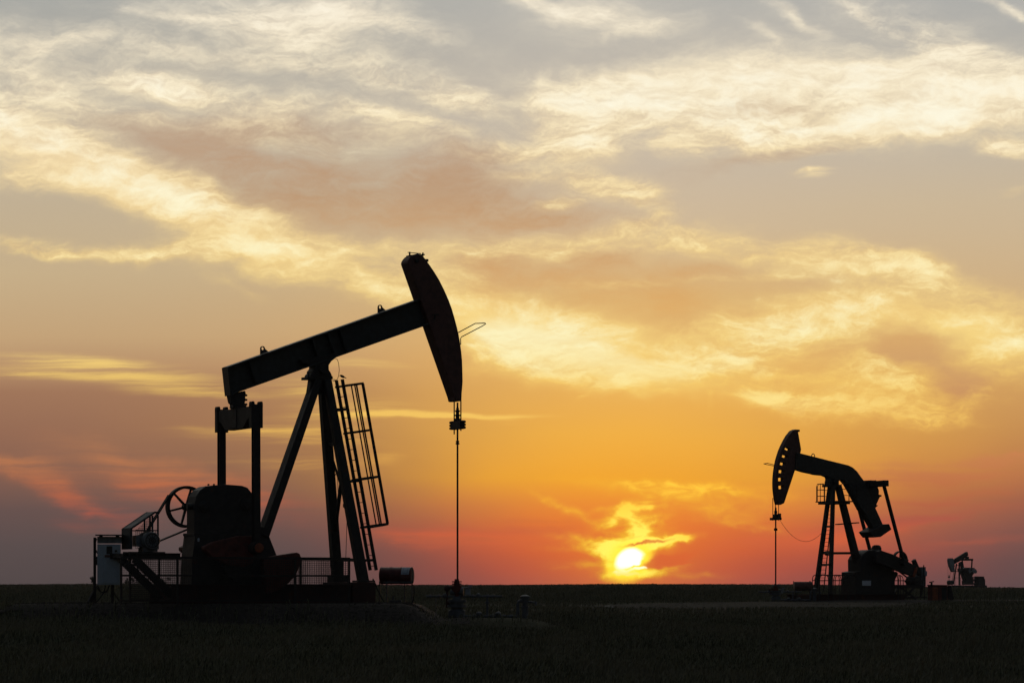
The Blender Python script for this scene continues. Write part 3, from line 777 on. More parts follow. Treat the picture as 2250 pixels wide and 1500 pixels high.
# valve-like isolator and conduit hanging below the deck
m = MB(); q = A(284, 1240, -0.62)
m.cyl((q[0] - .02, -0.62, q[1] + .06), (q[0] - .02, -.62, q[1] - .12), 0.07, 12); m.cyl((q[0] - .12, -.62, q[1]), (q[0] + .2, -.62, q[1]), 0.03, 10); m.cyl((q[0] - .02, -.62, q[1]), (q[0] - .02, -.62, zt), 0.022, 8)
m.tube([F1.p3(300, 1215, -.64), F1.p3(302, 1245, -.66), F1.p3(308, 1268, -.66), F1.p3(322, 1290, -.66), F1.p3(344, 1308, -.66), F1.p3(358, 1314, -.66)], 0.022, 6)
m.build('conduit', M_STEEL, deck)

# belt guard
m = MB()
gy0, gy1 = 0.30, 0.95
fr = [(287, 1206), (287, 1161), (340, 1125), (350, 1126)]
for y in (gy0, gy1):
    P_ = [F1.p3(a, b, 0.3) for a, b in fr]
    for a_, b_ in zip(P_, P_[1:]): m.bar((a_[0], y, a_[2]), (b_[0], y, b_[2]), 0.05, 0.05, (0, 1, 0))
    for px_ in (335, 347): 
        a_ = F1.p3(px_, 1132, .3); b_ = F1.p3(px_, 1171 if px_ == 335 else 1206, .3); m.bar((a_[0], y, a_[2]), (b_[0], y, b_[2]), 0.04, 0.04)
    a_ = F1.p3(298, 1164, .3); b_ = F1.p3(347, 1165, .3); m.bar((a_[0], y, a_[2]), (b_[0], y, b_[2]), 0.03, 0.03)
m.prism([(a, b) for a, b in (F1.at(285.5, 1206, .3), F1.at(285.5, 1160, .3), F1.at(289.5, 1161.5, .3), F1.at(289.5, 1206, .3))], gy0 - .05, gy1 + .05)
a_, b_, c_, d_ = F1.at(287, 1159.5, .3), F1.at(340, 1123.5, .3), F1.at(341, 1126, .3), F1.at(288, 1162, .3)
m.prism([a_, b_, c_, d_], gy0 - .05, gy1 + .05)
guard = m.build('belt_guard', M_GUARD, pump)
m = MB(); xa_, za_ = A(299, 1204, .3); xb_, zb2 = A(347, 1165, .3)
mesh_wires(m, xa_, xb_, za_, zb2, gy0 + .03, 0.055, .0042)
n = 13
for i in range(n):
    f = i / (n - 1); x = xa_ + (A(335, 1140, .3)[0] - xa_) * f; zz = zb2 + (A(335, 1131, .3)[1] - zb2) * f
    m.bar((x, gy0 + .03, zb2), (x, gy0 + .03, zz), .0085, .0085)
for j in range(1, 7):
    f = j / 7; zz = zb2 + (A(335, 1131, .3)[1] - zb2) * f; m.bar((xa_ + (A(335, 1140, .3)[0] - xa_) * f, gy0 + .03, zz), (A(335, 1140, .3)[0], gy0 + .03, zz), .0085, .0085)
m.build('wire_mesh', M_WIRE, guard)

# samson post
apex_n = (713, 832)
def leg(top, bot, lt, lb, w0, w1, matl=M_STEEL):
    m = MB(); a = F1.p3(top[0], top[1], lt); b = F1.p3(bot[0], bot[1], lb)
    m.bar(a, b, w0, w0, (0, 1, 0), w1, w1)
    m.build('leg', matl, pump, 0.012)
leg((693, 834), (573, 1180), 0.12, 0.45, 0.20, 0.22); leg((699, 834), (580, 1178), -0.14, -0.40, 0.20, 0.22)
leg((709, 834), (741, 1275), 0.22, 0.80, 0.24, 0.25); leg((718, 834), (800, 1288), -0.22, -0.80, 0.21, 0.26)
m = MB()
for r_, dz in ((975, 0), (1228, 0)):
    a = F1.p3(709 + (741 - 709) * (r_ - 834) / 441, r_, .22 + .58 * (r_ - 834) / 441); b = F1.p3(719 + (801 - 719) * (r_ - 834) / 454, r_ + 2, -.22 - .58 * (r_ - 834) / 454)
    m.bar(a, b, 0.09, 0.09)
a = F1.p3(734, 1180, .68); b = F1.p3(755, 1020, -.45); m.bar(a, b, 0.09, 0.09)
a = F1.p3(728, 1000, .4); b = F1.p3(748, 1062, .1); m.bar(a, b, .05, .05)
m.build('cross_brace', M_STEEL, pump)
for (px_, py_, l_) in ((744, 1283, .82), (799, 1292, -.82)):
    m = MB(); a = F1.p3(px_, py_ - 8, l_); m.box(a[0] - .24, a[0] + .24, l_ - .24, l_ + .24, ztop + .064, a[2] + .12)
    for sx in (-.2, .2): m.cyl((a[0] + sx, l_ - .18, a[2] + .1), (a[0] + sx, l_ - .18, a[2] + .17), .02, 6)
    m.build('leg_foot', M_STEEL, pump, 0.01)
m = MB()
sad = F1.many([(675, 833), (675, 827), (682, 827), (683, 822), (687, 819), (687, 815), (692, 808), (692, 802), (664, 797), (660, 789), (733, 777), (740, 784), (728, 793), (722, 802), (722, 812), (727, 820), (729, 826), (731, 827), (731, 833)], -0.20)
m.prism(sad, -0.22, 0.24)
c = A(707, 810, -.2); m.cyl((c[0], -.40, c[1]), (c[0], .40, c[1]), 0.13, 18)
for px_ in (679, 690, 716, 727): q = A(px_, 826, -.2); m.cyl((q[0], -.16, q[1] - .02), (q[0], -.16, q[1] + .09), .022, 6)
m.build('saddle_bearing', M_STEEL, pump, 0.008)
m = MB(); plate = F1.many([(672, 838), (734, 838), (733, 862), (716, 866), (701, 866), (692, 866), (664, 862)], -0.16)
m.prism(F1.many([(684, 834), (728, 834), (734, 862), (708, 866), (680, 862)], -.13), -.12, .12)
m.build('apex_plate', M_STEEL, pump)

# walking beam: rolled section, end plate, lifting eyes
BW = 0.225
def tbl(px_): return 804.0 + (px_ - 504.0) * (-0.3525)            # near edge of the top
def btm(px_): return 856.0 + (px_ - 538.0) * (-0.3545)
t0, t1 = (502, 804.7), (930, 804 - .3525 * 426)
b0, b1 = (524, 861), (945, 856 - .3545 * 407)
xt0, zt0 = A(*t0, -BW); xt1, zt1 = A(*t1, -BW); xb0, zb0 = A(*b0, -BW); xb1, zb1 = A(*b1, -BW)
xe, ze = A(509, 868, -BW)
ux, uz = xt1 - xt0, zt1 - zt0; L_ = math.hypot(ux, uz); ux /= L_; uz /= L_; vx, vz = -uz, ux
th = 0.045
m = MB()
m.prism([(xt0, zt0), (xt1, zt1), (xt1 - vx * th, zt1 - vz * th), (xt0 - vx * th, zt0 - vz * th)], -BW, BW)
m.prism([(xe, ze), (xb0, zb0), (xb1, zb1), (xb1 + vx * th, zb1 + vz * th), (xb0 + vx * th, zb0 + vz * th), (xe + vx * th, ze + vz * th)], -BW, BW)
m.prism([(xt0 - vx * th, zt0 - vz * th), (xt1 - vx * th, zt1 - vz * th), (xb1 + vx * th, zb1 + vz * th), (xe + vx * th, ze + vz * th)], -0.025, 0.025)
m.prism([(xt0 - ux * .03, zt0 - uz * .03), (xt0 + ux * .01 - vx * th, zt0 + uz * .01 - vz * th), (xe + ux * .012 + vx * th, ze + uz * .012 + vz * th), (xe - ux * .03, ze - uz * .03)], -BW, BW)
for f, ww in ((0.10, .02), (0.42, .03), (0.50, .03), (0.56, .03)):
    sx, sz = xt0 + ux * L_ * f, zt0 + uz * L_ * f; dep = math.hypot(xt0 - xb0, zt0 - zb0) * 0.93
    hh = 0.70
    m.prism([(sx - vx * th, sz - vz * th), (sx + ux * ww - vx * th, sz + uz * ww - vz * th), (sx + ux * ww - vx * hh, sz + uz * ww - vz * hh), (sx - vx * hh, sz - vz * hh)], -BW + .015, BW - .015)
beam = m.build('walking_beam', M_BEAM, pump, 0.006)
for px_ in (580, 838):
    xc, zc = A(px_, tbl(px_) - 4, -0.02)
    o2 = []
    for k in range(9):
        a = R(180 - k * 22.5); o2.append((xc + vx * .10 + .068 * math.cos(a), zc + vz * .10 + .068 * math.sin(a)))
    m = MB(); cu = bpy.data.curves.new('lifting_eye', 'CURVE'); cu.dimensions = '2D'; cu.fill_mode = 'BOTH'; cu.extrude = 0.016
    def spl(pp):
        s_ = cu.splines.new('POLY'); s_.points.add(len(pp) - 1); s_.use_cyclic_u = True
        for k, (a, b) in enumerate(pp): s_.points[k].co = (a, b, 0, 1)
    spl(o2 + [(xc + ux * .13 - vx * .03, zc + uz * .13 - vz * .03), (xc - ux * .12 - vx * .03, zc - uz * .12 - vz * .03)])
    spl([(xc + vx * .10 + .034 * math.cos(k * .52), zc + vz * .10 + .042 * math.sin(k * .52)) for k in range(12)])
    tmp = bpy.data.objects.new('tmp', cu); COL.objects.link(tmp)
    me = bpy.data.meshes.new_from_object(tmp.evaluated_get(bpy.context.evaluated_depsgraph_get()))
    bpy.data.objects.remove(tmp); me.name = 'lifting_eye'
    me.transform(Matrix.Rotation(R(90), 4, 'X')); me.materials.clear(); me.materials.append(M_BEAM)
    o = bpy.data.objects.new('lifting_eye', me); COL.objects.link(o); o.parent = beam; m.bm.free()

# horsehead
HN, HF = -0.25, 0.25
face = [(896, 577), (897, 572), (900, 567), (905, 561.5), (917, 557), (924, 558), (931, 563), (945.6, 583), (956, 598.5), (966, 615), (977, 637), (986.7, 659), (994, 679), (1000, 700), (1005, 719), (1008.6, 735), (1012, 754), (1014.5, 773), (1016.2, 791), (1016.9, 808.6), (1017.5, 838), (1016.5, 852), (1015.4, 864), (1014.8, 881), (1001, 881), (999, 872)]
m = MB(); fp = F1.many(face, HN); m.prism(fp, HN, HF)
head = m.build('horsehead', M_HEAD, pump, 0.03)
m = MB()
q = A(916, 562, -.05); m.bar((q[0] - .24, 0, q[1] - .01), (q[0] + .20, 0, q[1] + .035), .3, .03); m.cyl((q[0] - .24, -.1, q[1]), (q[0] - .24, -.1, q[1] + .09), .025, 8); m.cyl((q[0] + .16, -.1, q[1]), (q[0] + .16, -.1, q[1] + .09), .025, 8); m.bar((q[0] - .3, -.1, q[1] + .075), (q[0] + .1, -.1, q[1] + .06), .02, .02)
m.box(q[0] + .26, q[0] + .33, -.10, .10, q[1] - .15, q[1] - .08)
m.build('top_clamp', M_STEEL, head)
m = MB(); q = A(915, 573, HN); m.lathe((q[0], HN + .005, q[1]), (0, -1, 0), [(0, .055), (.06, .055), (.06, .02)], 16).build('sheave_pin', M_STEEL, head); m = MB(); q = A(953, 692, HN); m.bar((q[0] - .05, HN - .012, q[1] - .0), (q[0] + .14, HN - .012, q[1] + .02), .025, .035); m.bar((q[0] + .02, HN - .012, q[1] - .12), (q[0] + .03, HN - .012, q[1] + .0), .025, .03)
m.build('latch', M_STEEL, head)
m = MB()
m.tube([F1.p3(1006, 731, -.1), F1.p3(1044, 710.5, -.2), F1.p3(1066, 709.5, -.22), F1.p3(1067.5, 711, -.24), F1.p3(1060, 716, -.26), F1.p3(1014, 740, -.24), F1.p3(1012, 744, -.23), F1.p3(1012.5, 757, -.22)], 0.014, 6)
m.build('cable_guide', M_STEEL, head)

# bridle, carrier bar, polished rod
wl = A(1005, 930, 0.0)[0]
for px_, l_ in ((998, .15), (1014.3, -.15)):
    pass
yb = [0.15, -0.15]
m = MB(); xw = A(1005.3, 933, 0)[0]
zc_ = A(1005, 933, 0)[1]
for y_, top_, bot_ in ((0.22, 868, 954), (-0.22, 866, 946)):
    xx = xw
    m.cyl((xx, y_, A(1005, bot_, y_)[1]), (xx, y_, A(1005, top_, y_)[1]), 0.019, 8)
m.build('bridle_cable', M_WIRE, pump)
m = MB()
zt_, zb_c = A(1005, 924, 0)[1], A(1005, 943, 0)[1]
m.box(xw - .07, xw + .07, -.33, .33, zb_c, zt_)
for y_ in (-.33, .33):
    for k in range(3): zz = zb_c + (zt_ - zb_c) * (k + .5) / 3; m.cyl((xw - .09, y_, zz), (xw + .09, y_, zz), .035, 10)
m.build('carrier_bar', M_STEEL, pump, 0.006)
m = MB()
zz0 = A(1005, 896, 0)[1]
m.lathe((xw, 0, zt_), (0, 0, 1), [(0, .10), (.06, .10), (.06, .055), (.13, .055), (.13, .09), (.17, .09), (.17, .05), (.25, .05), (.25, .07), (.29, .07), (.29, .04), (.36, .04)], 14)
m.build('rod_clamp', M_STEEL, pump)
m = MB()
zr0, zr1 = A(1003, 1276, 0)[1], A(1005, 884, 0)[1]
m.cyl((xw, 0, zr0), (xw, 0, zr1), 0.026, 12)
zc2 = A(1004, 972, 0)[1]; m.lathe((xw, 0, zc2), (0, 0, 1), [(-.05, .03), (-.05, .055), (-.01, .055), (-.01, .04), (.02, .04), (.02, .05), (.05, .05)], 12)
m.build('polished_rod', M_STEEL, pump)
ROD1 = Vector((PX1 + xw * math.cos(YAW1), PY1 + xw * math.sin(YAW1), 0))

# equalizer, pitmans, cranks
m = MB()
ex = A(524, 918, 0.0)[0]
tb = F1.many([(505, 866), (539, 858), (541, 868), (539, 872), (540, 878), (538, 884), (538, 896), (512, 896), (513, 888), (509, 884)], -.14)
m.prism(tb, -.14, .14)
for py_ in (868, 878, 888): q = A(540, py_, -.1); m.cyl((q[0] - .04, -.1, q[1]), (q[0] + .04, -.1, q[1]), .03, 8)
m.build('tail_bearing', M_STEEL, pump, 0.008)
EQ = 1.30
ze0, ze1 = A(525, 896, 0)[1], A(525, 943, 0)[1]
m = MB()
b = m.bm
prof = [(-EQ + .1, ze0 - .02), (EQ - .1, ze0 - .02), (EQ - .1, ze0 - .30), (EQ - .34, ze0 - .40), (EQ - .62, ze1), (-EQ + .62, ze1), (-EQ + .34, ze0 - .40), (-EQ + .1, ze0 - .30)]
A1 = [b.verts.new((ex - .13, y, z)) for y, z in prof]; B1 = [b.verts.new((ex + .13, y, z)) for y, z in prof]
b.faces.new(A1); b.faces.new(B1[::-1])
for i in range(8): j = (i + 1) % 8; b.faces.new((A1[j], A1[i], B1[i], B1[j]))
m.box(ex - .15, ex + .15, -.22, .22, ze1 + .03, ze0 + .06)
m.build('equalizer', M_STEEL, pump, 0.01)
crank_z = A(563, 1203, -EQ)[1]; crank_x = A(563, 1203, -EQ)[0]
for s_ in (1, -1):
    y_ = s_ * EQ
    m = MB()
    zt_p = ze0 + .10
    # lug with twin rounded horns
    for dx_ in (-.115, .115):
        m.prism([(ex + dx_ - .045, ze0 - .60), (ex + dx_ + .045, ze0 - .60), (ex + dx_ + .045, zt_p - .04), (ex + dx_ + .03, zt_p), (ex + dx_ - .03, zt_p), (ex + dx_ - .045, zt_p - .04)], y_ - .10, y_ + .10)
    m.box(ex - .068, ex + .068, y_ - .095, y_ + .095, ze0 - .62, zt_p - .09)
    m.box(ex - .16, ex + .16, y_ - .105, y_ + .105, zt_p - .16, zt_p - .075)
    m.hbeam((ex, y_, ze0 - .60), (crank_x, y_, crank_z), 0.185, 0.19, (0, 1, 0), 0.03)
    m.bar((ex, y_, ze0 - .60), (crank_x, y_, crank_z), 0.10, 0.10, (0, 1, 0))
    q = (crank_x, y_, crank_z)
    m.lathe((q[0], y_ + .17, q[2]), (0, -1, 0), [(0, .17), (.34, .17), (.34, .10), (.38, .10)], 20)
    pit = m.build('pitman', M_STEEL, pump, 0.004)
    m = MB(); m.lathe((q[0], y_ + s_ * .205, q[2]), (0, s_, 0), [(0, .125), (.02, .125), (.03, .09)], 20); m.build('crank_pin_cap', M_ORANGE, pit)
sh_x, sh_z = A(520, 1243, -0.9)
for s_ in (1, -1):
    y_ = s_ * 0.86
    cr = thing  # crank: slab from the shaft past the pin
    dx_, dz_ = crank_x - sh_x, crank_z - sh_z; L2 = math.hypot(dx_, dz_); dx_ /= L2; dz_ /= L2; nx_, nz_ = -dz_, dx_
    def loc(u, v): return (sh_x + dx_ * u + nx_ * v, sh_z + dz_ * u + nz_ * v)
    m = MB(); m.prism([loc(-.35, -.2), loc(-.28, -.3), loc(.2, -.3), loc(L2 + .12, -.16), loc(L2 + .12, .16), loc(.2, .3), loc(-.28, .3), loc(-.35, .2)], y_ - .11, y_ + .11)
    m.cyl((sh_x, y_ - .15, sh_z), (sh_x, y_ + .15, sh_z), .16, 18)
    m.cyl((crank_x, y_ - .1, crank_z), (crank_x, s_ * EQ, crank_z), .10, 14)
    crank = m.build('crank', M_GEAR, pump, 0.01)
    yy = y_ + s_ * .0
    # two heavy weights, a fan-shaped pair
    w1_ = F1.many([(449, 1200), (470, 1190), (525, 1177), (556, 1177), (556, 1236), (535, 1245), (500, 1240), (470, 1226), (449, 1207)], -1.0)
    w2_ = F1.many([(578, 1226), (607, 1220), (652, 1213), (658, 1216), (661, 1224), (660, 1238), (650, 1262), (634, 1280), (610, 1296), (584, 1304), (582, 1270)], -1.0)
    for wv in (w1_, w2_):
        m = MB(); m.prism(wv, y_ - .13 if s_ > 0 else y_ - .17, y_ + .17 if s_ > 0 else y_ + .13)
        q = np.mean(np.array(wv), 0)
        for k in (-1, 1): m.box(q[0] + k * .18 - .06, q[0] + k * .18 + .06, y_ + s_ * .165, y_ + s_ * .20, q[1] - .06 + k * .1, q[1] + .06 + k * .1)
        m.build('counterweight', M_RED, crank, 0.02)

# ladder with safety cage on the front of the post
LT = (745.5, 834); LB = (820, 1252)
def lad(f, lat, off=0.0):
    px_ = LT[0] + (LB[0] - LT[0]) * f; py_ = LT[1] + (LB[1] - LT[1]) * f
    X, Z = A(px_ - lat * 0, py_, 0.0)
    return (X + off, lat, Z)
m = MB()
for y_ in (-.21, .21): m.bar(lad(0, y_), lad(1.0, y_), 0.045, 0.085, (1, 0, 0))
for k in range(18): f = (k + .6) / 18; m.cyl(lad(f, -.2), lad(f, .2), 0.011, 6)
for f in (.155, .53, .945):
    a = lad(f, 0); m.bar((a[0] - .42, -.21, a[2] - .03), (a[0], -.21, a[2] - .01), .05, .07); m.bar((a[0] - .42, .21, a[2] - .03), (a[0], .21, a[2] - .01), .05, .07); m.bar((a[0] - .02, -.24, a[2] - .01), (a[0] - .02, .24, a[2] - .01), .06, .06)
ladder = m.build('ladder', M_STEEL, pump)
m = MB()
hoopf = (.035, .28, .525, .775)
def hoop(f, n=10):
    out = []
    for k in range(n + 1):
        t = math.pi * k / n; y_ = .36 * math.cos(t) if 0 < k < n else .36 * math.cos(t); o_ = 0.66 * math.sin(t) ** .75
        b_ = lad(f, y_); out.append((b_[0] + o_, y_, b_[2] + o_ * .155 - .0))
    return out
for f in hoopf:
    H_ = hoop(f); 
    for a_, b_ in zip(H_, H_[1:]): m.bar(a_, b_, 0.012, 0.06, (0, 0, 1))
    a_ = lad(f, .36); b_ = lad(f, -.36); m.bar((a_[0], .36, a_[2]), (b_[0], -.36, b_[2]), .03, .05)
h0, h3 = hoop(hoopf[0]), hoop(hoopf[-1])
for k in (2, 3, 5, 7, 9):
    m.bar(h0[k], h3[k], 0.085 if k in (3, 5) else .065, 0.014, (0, 1, 0) if k in (4, 5, 6) else (1, 0, 0))
m.build('safety_cage', M_STEEL, ladder)
m = MB()
m.tube([F1.p3(737, 788, -.2), F1.p3(741, 789, -.2), F1.p3(744, 798, -.2), F1.p3(745.5, 812, -.2), F1.p3(744, 826, -.2), F1.p3(741, 833, -.2), F1.p3(736, 836, -.2), F1.p3(732, 837.5, -.2), F1.p3(731, 834.5, -.2), F1.p3(733.5, 833, -.2), F1.p3(737, 835, -.2)], 0.008, 6)
m.build('grease_line', M_WIRE, pump)
m = MB(); m.cyl(F1.p3(755, 1110, -.3), F1.p3(764, 1110, -.3), .06, 10)
m.tube([F1.p3(763, 1110, -.3), F1.p3(762, 1155, -.3), F1.p3(760, 1220, -.3), F1.p3(758, 1270, -.3)], .009, 5)
m.build('brake_cable', M_WIRE, pump)
m = MB(); m.tube([F1.p3(738, 1040, .2), F1.p3(735, 1046, .2), F1.p3(741, 1038, .2), F1.p3(742, 1060, .2), F1.p3(744, 1110, .2), F1.p3(743, 1180, .2)], .008, 5)
m.build('brake_cable', M_WIRE, pump)

# bird on top of the ladder
bx = lad(-.0, -.21)
bw = Vector((PX1 + bx[0] * F1.c - bx[1] * F1.s, PY1 + bx[0] * F1.s + bx[1] * F1.c, BASE1 + bx[2]))
me = bpy.data.meshes.new('bird')
S_ = [(-.055, 0, .045, .012), (-.03, 0, .052, .030), (.005, 0, .038, .036), (.04, 0, .018, .022), (.075, 0, -.002, .010), (.105, 0, -.012, .012)]
m = MB()
m.tube([(-.078, 0, .052), (-.062, 0, .058), (-.045, 0, .058), (-.025, 0, .048), (.01, 0, .034), (.045, 0, .018), (.07, 0, .006), (.11, 0, -.010)], [.004, .014, .024, .032, .036, .026, .012, .010], 10)
m.tube([(.004, .012, .012), (.0, .012, 0)], .004, 5); m.tube([(.004, -.012, .012), (.0, -.012, 0)], .004, 5)
bird = m.build('bird', M_BIRD, None, smooth=True); bird.location = bw + Vector((0, 0, .042)); bird.rotation_euler = (0, 0, R(8))
tag(bird, 'tiny dark bird perched on the top rung of the caged ladder', 'bird')

# crank guard fence of welded wire: two runs with posts and rails
fence = thing('guard_fence', 'low wire mesh guard fence with steel posts round the cranks of the largest pump jack', 'fence', F1.o, YAW1)
for lat, cols in ((-1.55, [(266, 1228, 1326), (390, 1226, 1326), (648, 1222, 1326), (767, 1222, 1326)]), (1.55, [(286, 1226, 1310), (350, 1226, 1310), (660, 1224, 1310), (752, 1226, 1310)])):
    X0, X1 = A(cols[0][0], 1226, lat)[0], A(cols[-1][0], 1224, lat)[0]
    zt_ = A(700, 1224 if lat < 0 else 1227, lat)[1]; zm = A(600, 1264, lat)[1]; z0_ = 0.10
    for px_, a_, b_ in cols:
        X = A(px_, a_, lat)[0]; MB().bar((X, lat, 0.0), (X, lat, zt_ + .0), .05, .05).build('post', M_STEEL, fence)
    m = MB()
    for zz in (zt_ - .02, zm, z0_): m.bar((X0, lat, zz), (X1, lat, zz), .035, .045)
    m.build('rail', M_STEEL, fence)
    m = MB(); mesh_wires(m, X0, X1, z0_, zt_, lat, 0.052, .0042)
    m.build('wire_mesh', M_WIRE, fence)

# ================================================================== small things beside the larger pump
# electrical cabinet on its stand
CY = 78.9
cx0, _, _ = at_depth(238, 1300, CY)
cz0 = ground_z(cx0, CY)
cab = thing('control_cabinet', 'pale grey electrical cabinet with a sunshade roof on a steel stand left of the motor', 'cabinet', (cx0, CY, cz0), R(8))
S1 = CY / FPX
def cxz(px, py): return ((px - 1125) * S1 - cx0, CAMZ + (HROW - py) * S1 - cz0)
def cbox(m, px0, px1, py0, py1, y0, y1):
    a = cxz(px0, py1); b = cxz(px1, py0); return m.box(a[0], b[0], y0, y1, a[1], b[1])
m = MB(); cbox(m, 214, 265, 1195, 1284, -.2, .22); body = m.build('enclosure', M_CAB, cab, 0.01)
m = MB(); cbox(m, 227, 264, 1199, 1281, -.215, -.202); door = m.build('door', M_CAB, body, 0.004)
m = MB(); cbox(m, 234, 246.5, 1199.5, 1217, -.222, -.212); m.build('window', M_STEEL, door)
m = MB(); cbox(m, 230, 246, 1218.5, 1224, -.222, -.212); m.build('warning_plate', M_HEAD, door)
m = MB(); cbox(m, 252, 257, 1208, 1212, -.25, -.212); m.build('handle', M_STEEL, door)
m = MB(); cbox(m, 214, 267, 1178.5, 1193, -.17, .2); m.build('upper_box', M_MOTOR, cab, 0.008)
m = MB(); cbox(m, 209.5, 271, 1174, 1176, -.34, .34)
for a_ in (222, 258): cbox(m, a_ - 4, a_ + 4, 1176, 1179, -.1, .1)
m.build('sunshade', M_GALV, cab)
for px_, t_ in ((208.5, 1180), (247, 1284)):
    m = MB(); q = cxz(px_, t_); m.bar((q[0], .12, q[1]), (q[0], .12, 0), .075, .075); m.build('post', M_STEEL, cab)
m = MB()
for p, q in (((247, 1296), (263, 1322)), ((206, 1300), (196, 1322))):
    a, b = cxz(*p), cxz(*q); m.bar((a[0], .12, a[1]), (b[0], .12, b[1]), .03, .03)
a, b = cxz(186, 1322), cxz(276, 1322); m.box(a[0], b[0], .0, .24, 0.0, 0.035); m.bar((cxz(208, 0)[0], .12, .3), (cxz(196, 0)[0], -.1, 0), .05, .18)
m.build('brace', M_STEEL, cab)
def hang(pts, y=-.05, r=.014): return MB().tube([(cxz(*p)[0], y, cxz(*p)[1]) for p in pts], r, 6)
for pts in ([(212, 1181), (208, 1186), (207, 1200), (212, 1212), (217, 1218)], [(213, 1183), (209.5, 1192), (210, 1206), (216, 1215)], [(207, 1206), (209, 1226), (216, 1236)], [(214, 1285), (222, 1300), (234, 1301), (241, 1284)], [(232, 1285), (228, 1302), (216, 1318), (212, 1322)], [(240, 1285), (236, 1296), (226, 1302), (218, 1297), (212, 1288)]):
    hang(pts).build('cable', M_BELT, cab)
m = MB(); cbox(m, 211, 216, 1222, 1241, -.12, .0); m.build('junction_box', M_STEEL, cab)

# chemical drum on a pipe stand, on a low slab
DY = 82.2
dx0, _, _ = at_depth(872, 1300, DY); dz0 = ground_z(dx0, DY)
SD_ = DY / FPX
def dxz(px, py): return ((px - 1125) * SD_ - dx0, CAMZ + (HROW - py) * SD_ - dz0)
stand = thing('drum_stand', 'thin steel pipe stand with a tall back post, carrying the maroon drum', 'stand', (dx0, DY, dz0))
zt_s = dxz(0, 1278)[1]
for px_, y_ in ((833, .30), (851, -.34), (888, .34), (906.5, -.28)):
    a = dxz(px_, 1278); m = MB(); top_ = dxz(0, 1246)[1] if px_ > 900 else a[1]
    m.bar((a[0], y_, -0.06), (a[0], y_, top_), .032, .032); m.build('leg', M_GALV, stand)
m = MB(); l_, r_ = dxz(833, 0)[0], dxz(908, 0)[0]; l2 = dxz(851, 0)[0]
m.bar((l2, -.34, zt_s), (r_, -.30, zt_s), .04, .04); m.bar((l_, .30, zt_s), (l2, -.34, zt_s), .04, .04); m.bar((l_, .32, zt_s), (r_ - .15, .34, zt_s), .04, .04)
m.bar((r_ - .15, .34, zt_s), (r_, -.30, zt_s), .04, .04)
m.bar((l_, .30, .02), (l_, .30, zt_s), .02, .02); m.bar((l_, .30, .02), (r_, .30, .02), .04, .03)
m.build('cradle', M_GALV, stand)
hose = MB().tube([(dxz(a, b)[0], -.3, dxz(a, b)[1]) for a, b in ((905, 1282), (910, 1286), (911, 1300), (909, 1318), (902, 1330), (892, 1333), (885, 1330))], .014, 6); hose.build('hose', M_BELT, stand)
drum_c = dxz(871.5, 1264)
drum = thing('steel_drum', 'maroon steel drum with a pale paper label, lying on its side on the pipe stand', 'drum', (dx0 + drum_c[0], DY, dz0 + drum_c[1]), R(-12))
rd = 18.6 * SD_; hl = 36 * SD_
m = MB(); prof = [(-hl, rd * .9), (-hl + .012, rd * .9), (-hl + .012, rd * 1.02), (-hl + .05, rd)]
for c_ in (-.33, .33): prof += [(c_ * hl - .03, rd), (c_ * hl, rd * 1.045), (c_ * hl + .03, rd)]
prof += [(hl - .05, rd), (hl - .012, rd * 1.02), (hl - .012, rd * .9), (hl, rd * .9)]
m.lathe((0, 0, 0), (1, 0, 0), prof, 40); m.build('shell', M_DRUM, drum, smooth=True)
m = MB()
def patchw(m, x0, x1, a0, a1, r):
    n = 8; V_ = []
    for x in (x0, x1): V_.append([m.bm.verts.new((x, -r * math.cos(a0 + (a1 - a0) * k / n), r * math.sin(a0 + (a1 - a0) * k / n))) for k in range(n + 1)])
    for k in range(n): m.bm.faces.new((V_[0][k], V_[1][k], V_[1][k + 1], V_[0][k + 1]))
    return m
patchw(m, .40 * hl, .90 * hl, R(8), R(78), rd * 1.012); lab = m.build('paper_label', M_LABEL, drum)
m = MB(); patchw(m, .46 * hl, .84 * hl, R(66), R(70), rd * 1.016); patchw(m, .50 * hl, .52 * hl, R(16), R(60), rd * 1.016); patchw(m, .78 * hl, .80 * hl, R(16), R(60), rd * 1.016); patchw(m, .50 * hl, .80 * hl, R(14), R(17), rd * 1.016)
m.build('printed_border', M_MOTOR, lab)
slab_z = dz0
m = MB(); a, b = dxz(800, 0)[0], dxz(924, 0)[0]
slab = MB().box(dx0 + a, dx0 + b, DY - 1.6, DY + .7, dz0 - .25, dz0 - .045).build('drum_slab', M_CONC, None, 0.02)
tag(slab, 'low concrete slab under the drum stand at the edge of the gravel pad', 'slab')
m = MB(); a0, b0 = dxz(862, 1329), dxz(884, 1318)
blk = MB().box(dx0 + dxz(858, 0)[0], dx0 + dxz(884, 0)[0], DY - .9, DY - .4, dz0 - .045, dz0 + .10); q = dxz(866, 0)[0] + dx0
blk.cyl((q, DY - .65, dz0 + .08), (q, DY - .65, dz0 + .22), .03, 8)
blk = blk.build('concrete_block', M_CONC, None, .01); tag(blk, 'small concrete block with a short pipe stub under the maroon drum', 'block')
cab2 = MB().tube([at_depth(820, 1272, DY), at_depth(824, 1280, DY), at_depth(830, 1296, DY), at_depth(838, 1312, DY), at_depth(846, 1325, DY)], .016, 6)
# (ground lead from the post to the slab)
cab2 = cab2.build('ground_cable', M_BELT); tag(cab2, 'black cable sagging from the post foot of the largest pump down to the slab', 'cable')

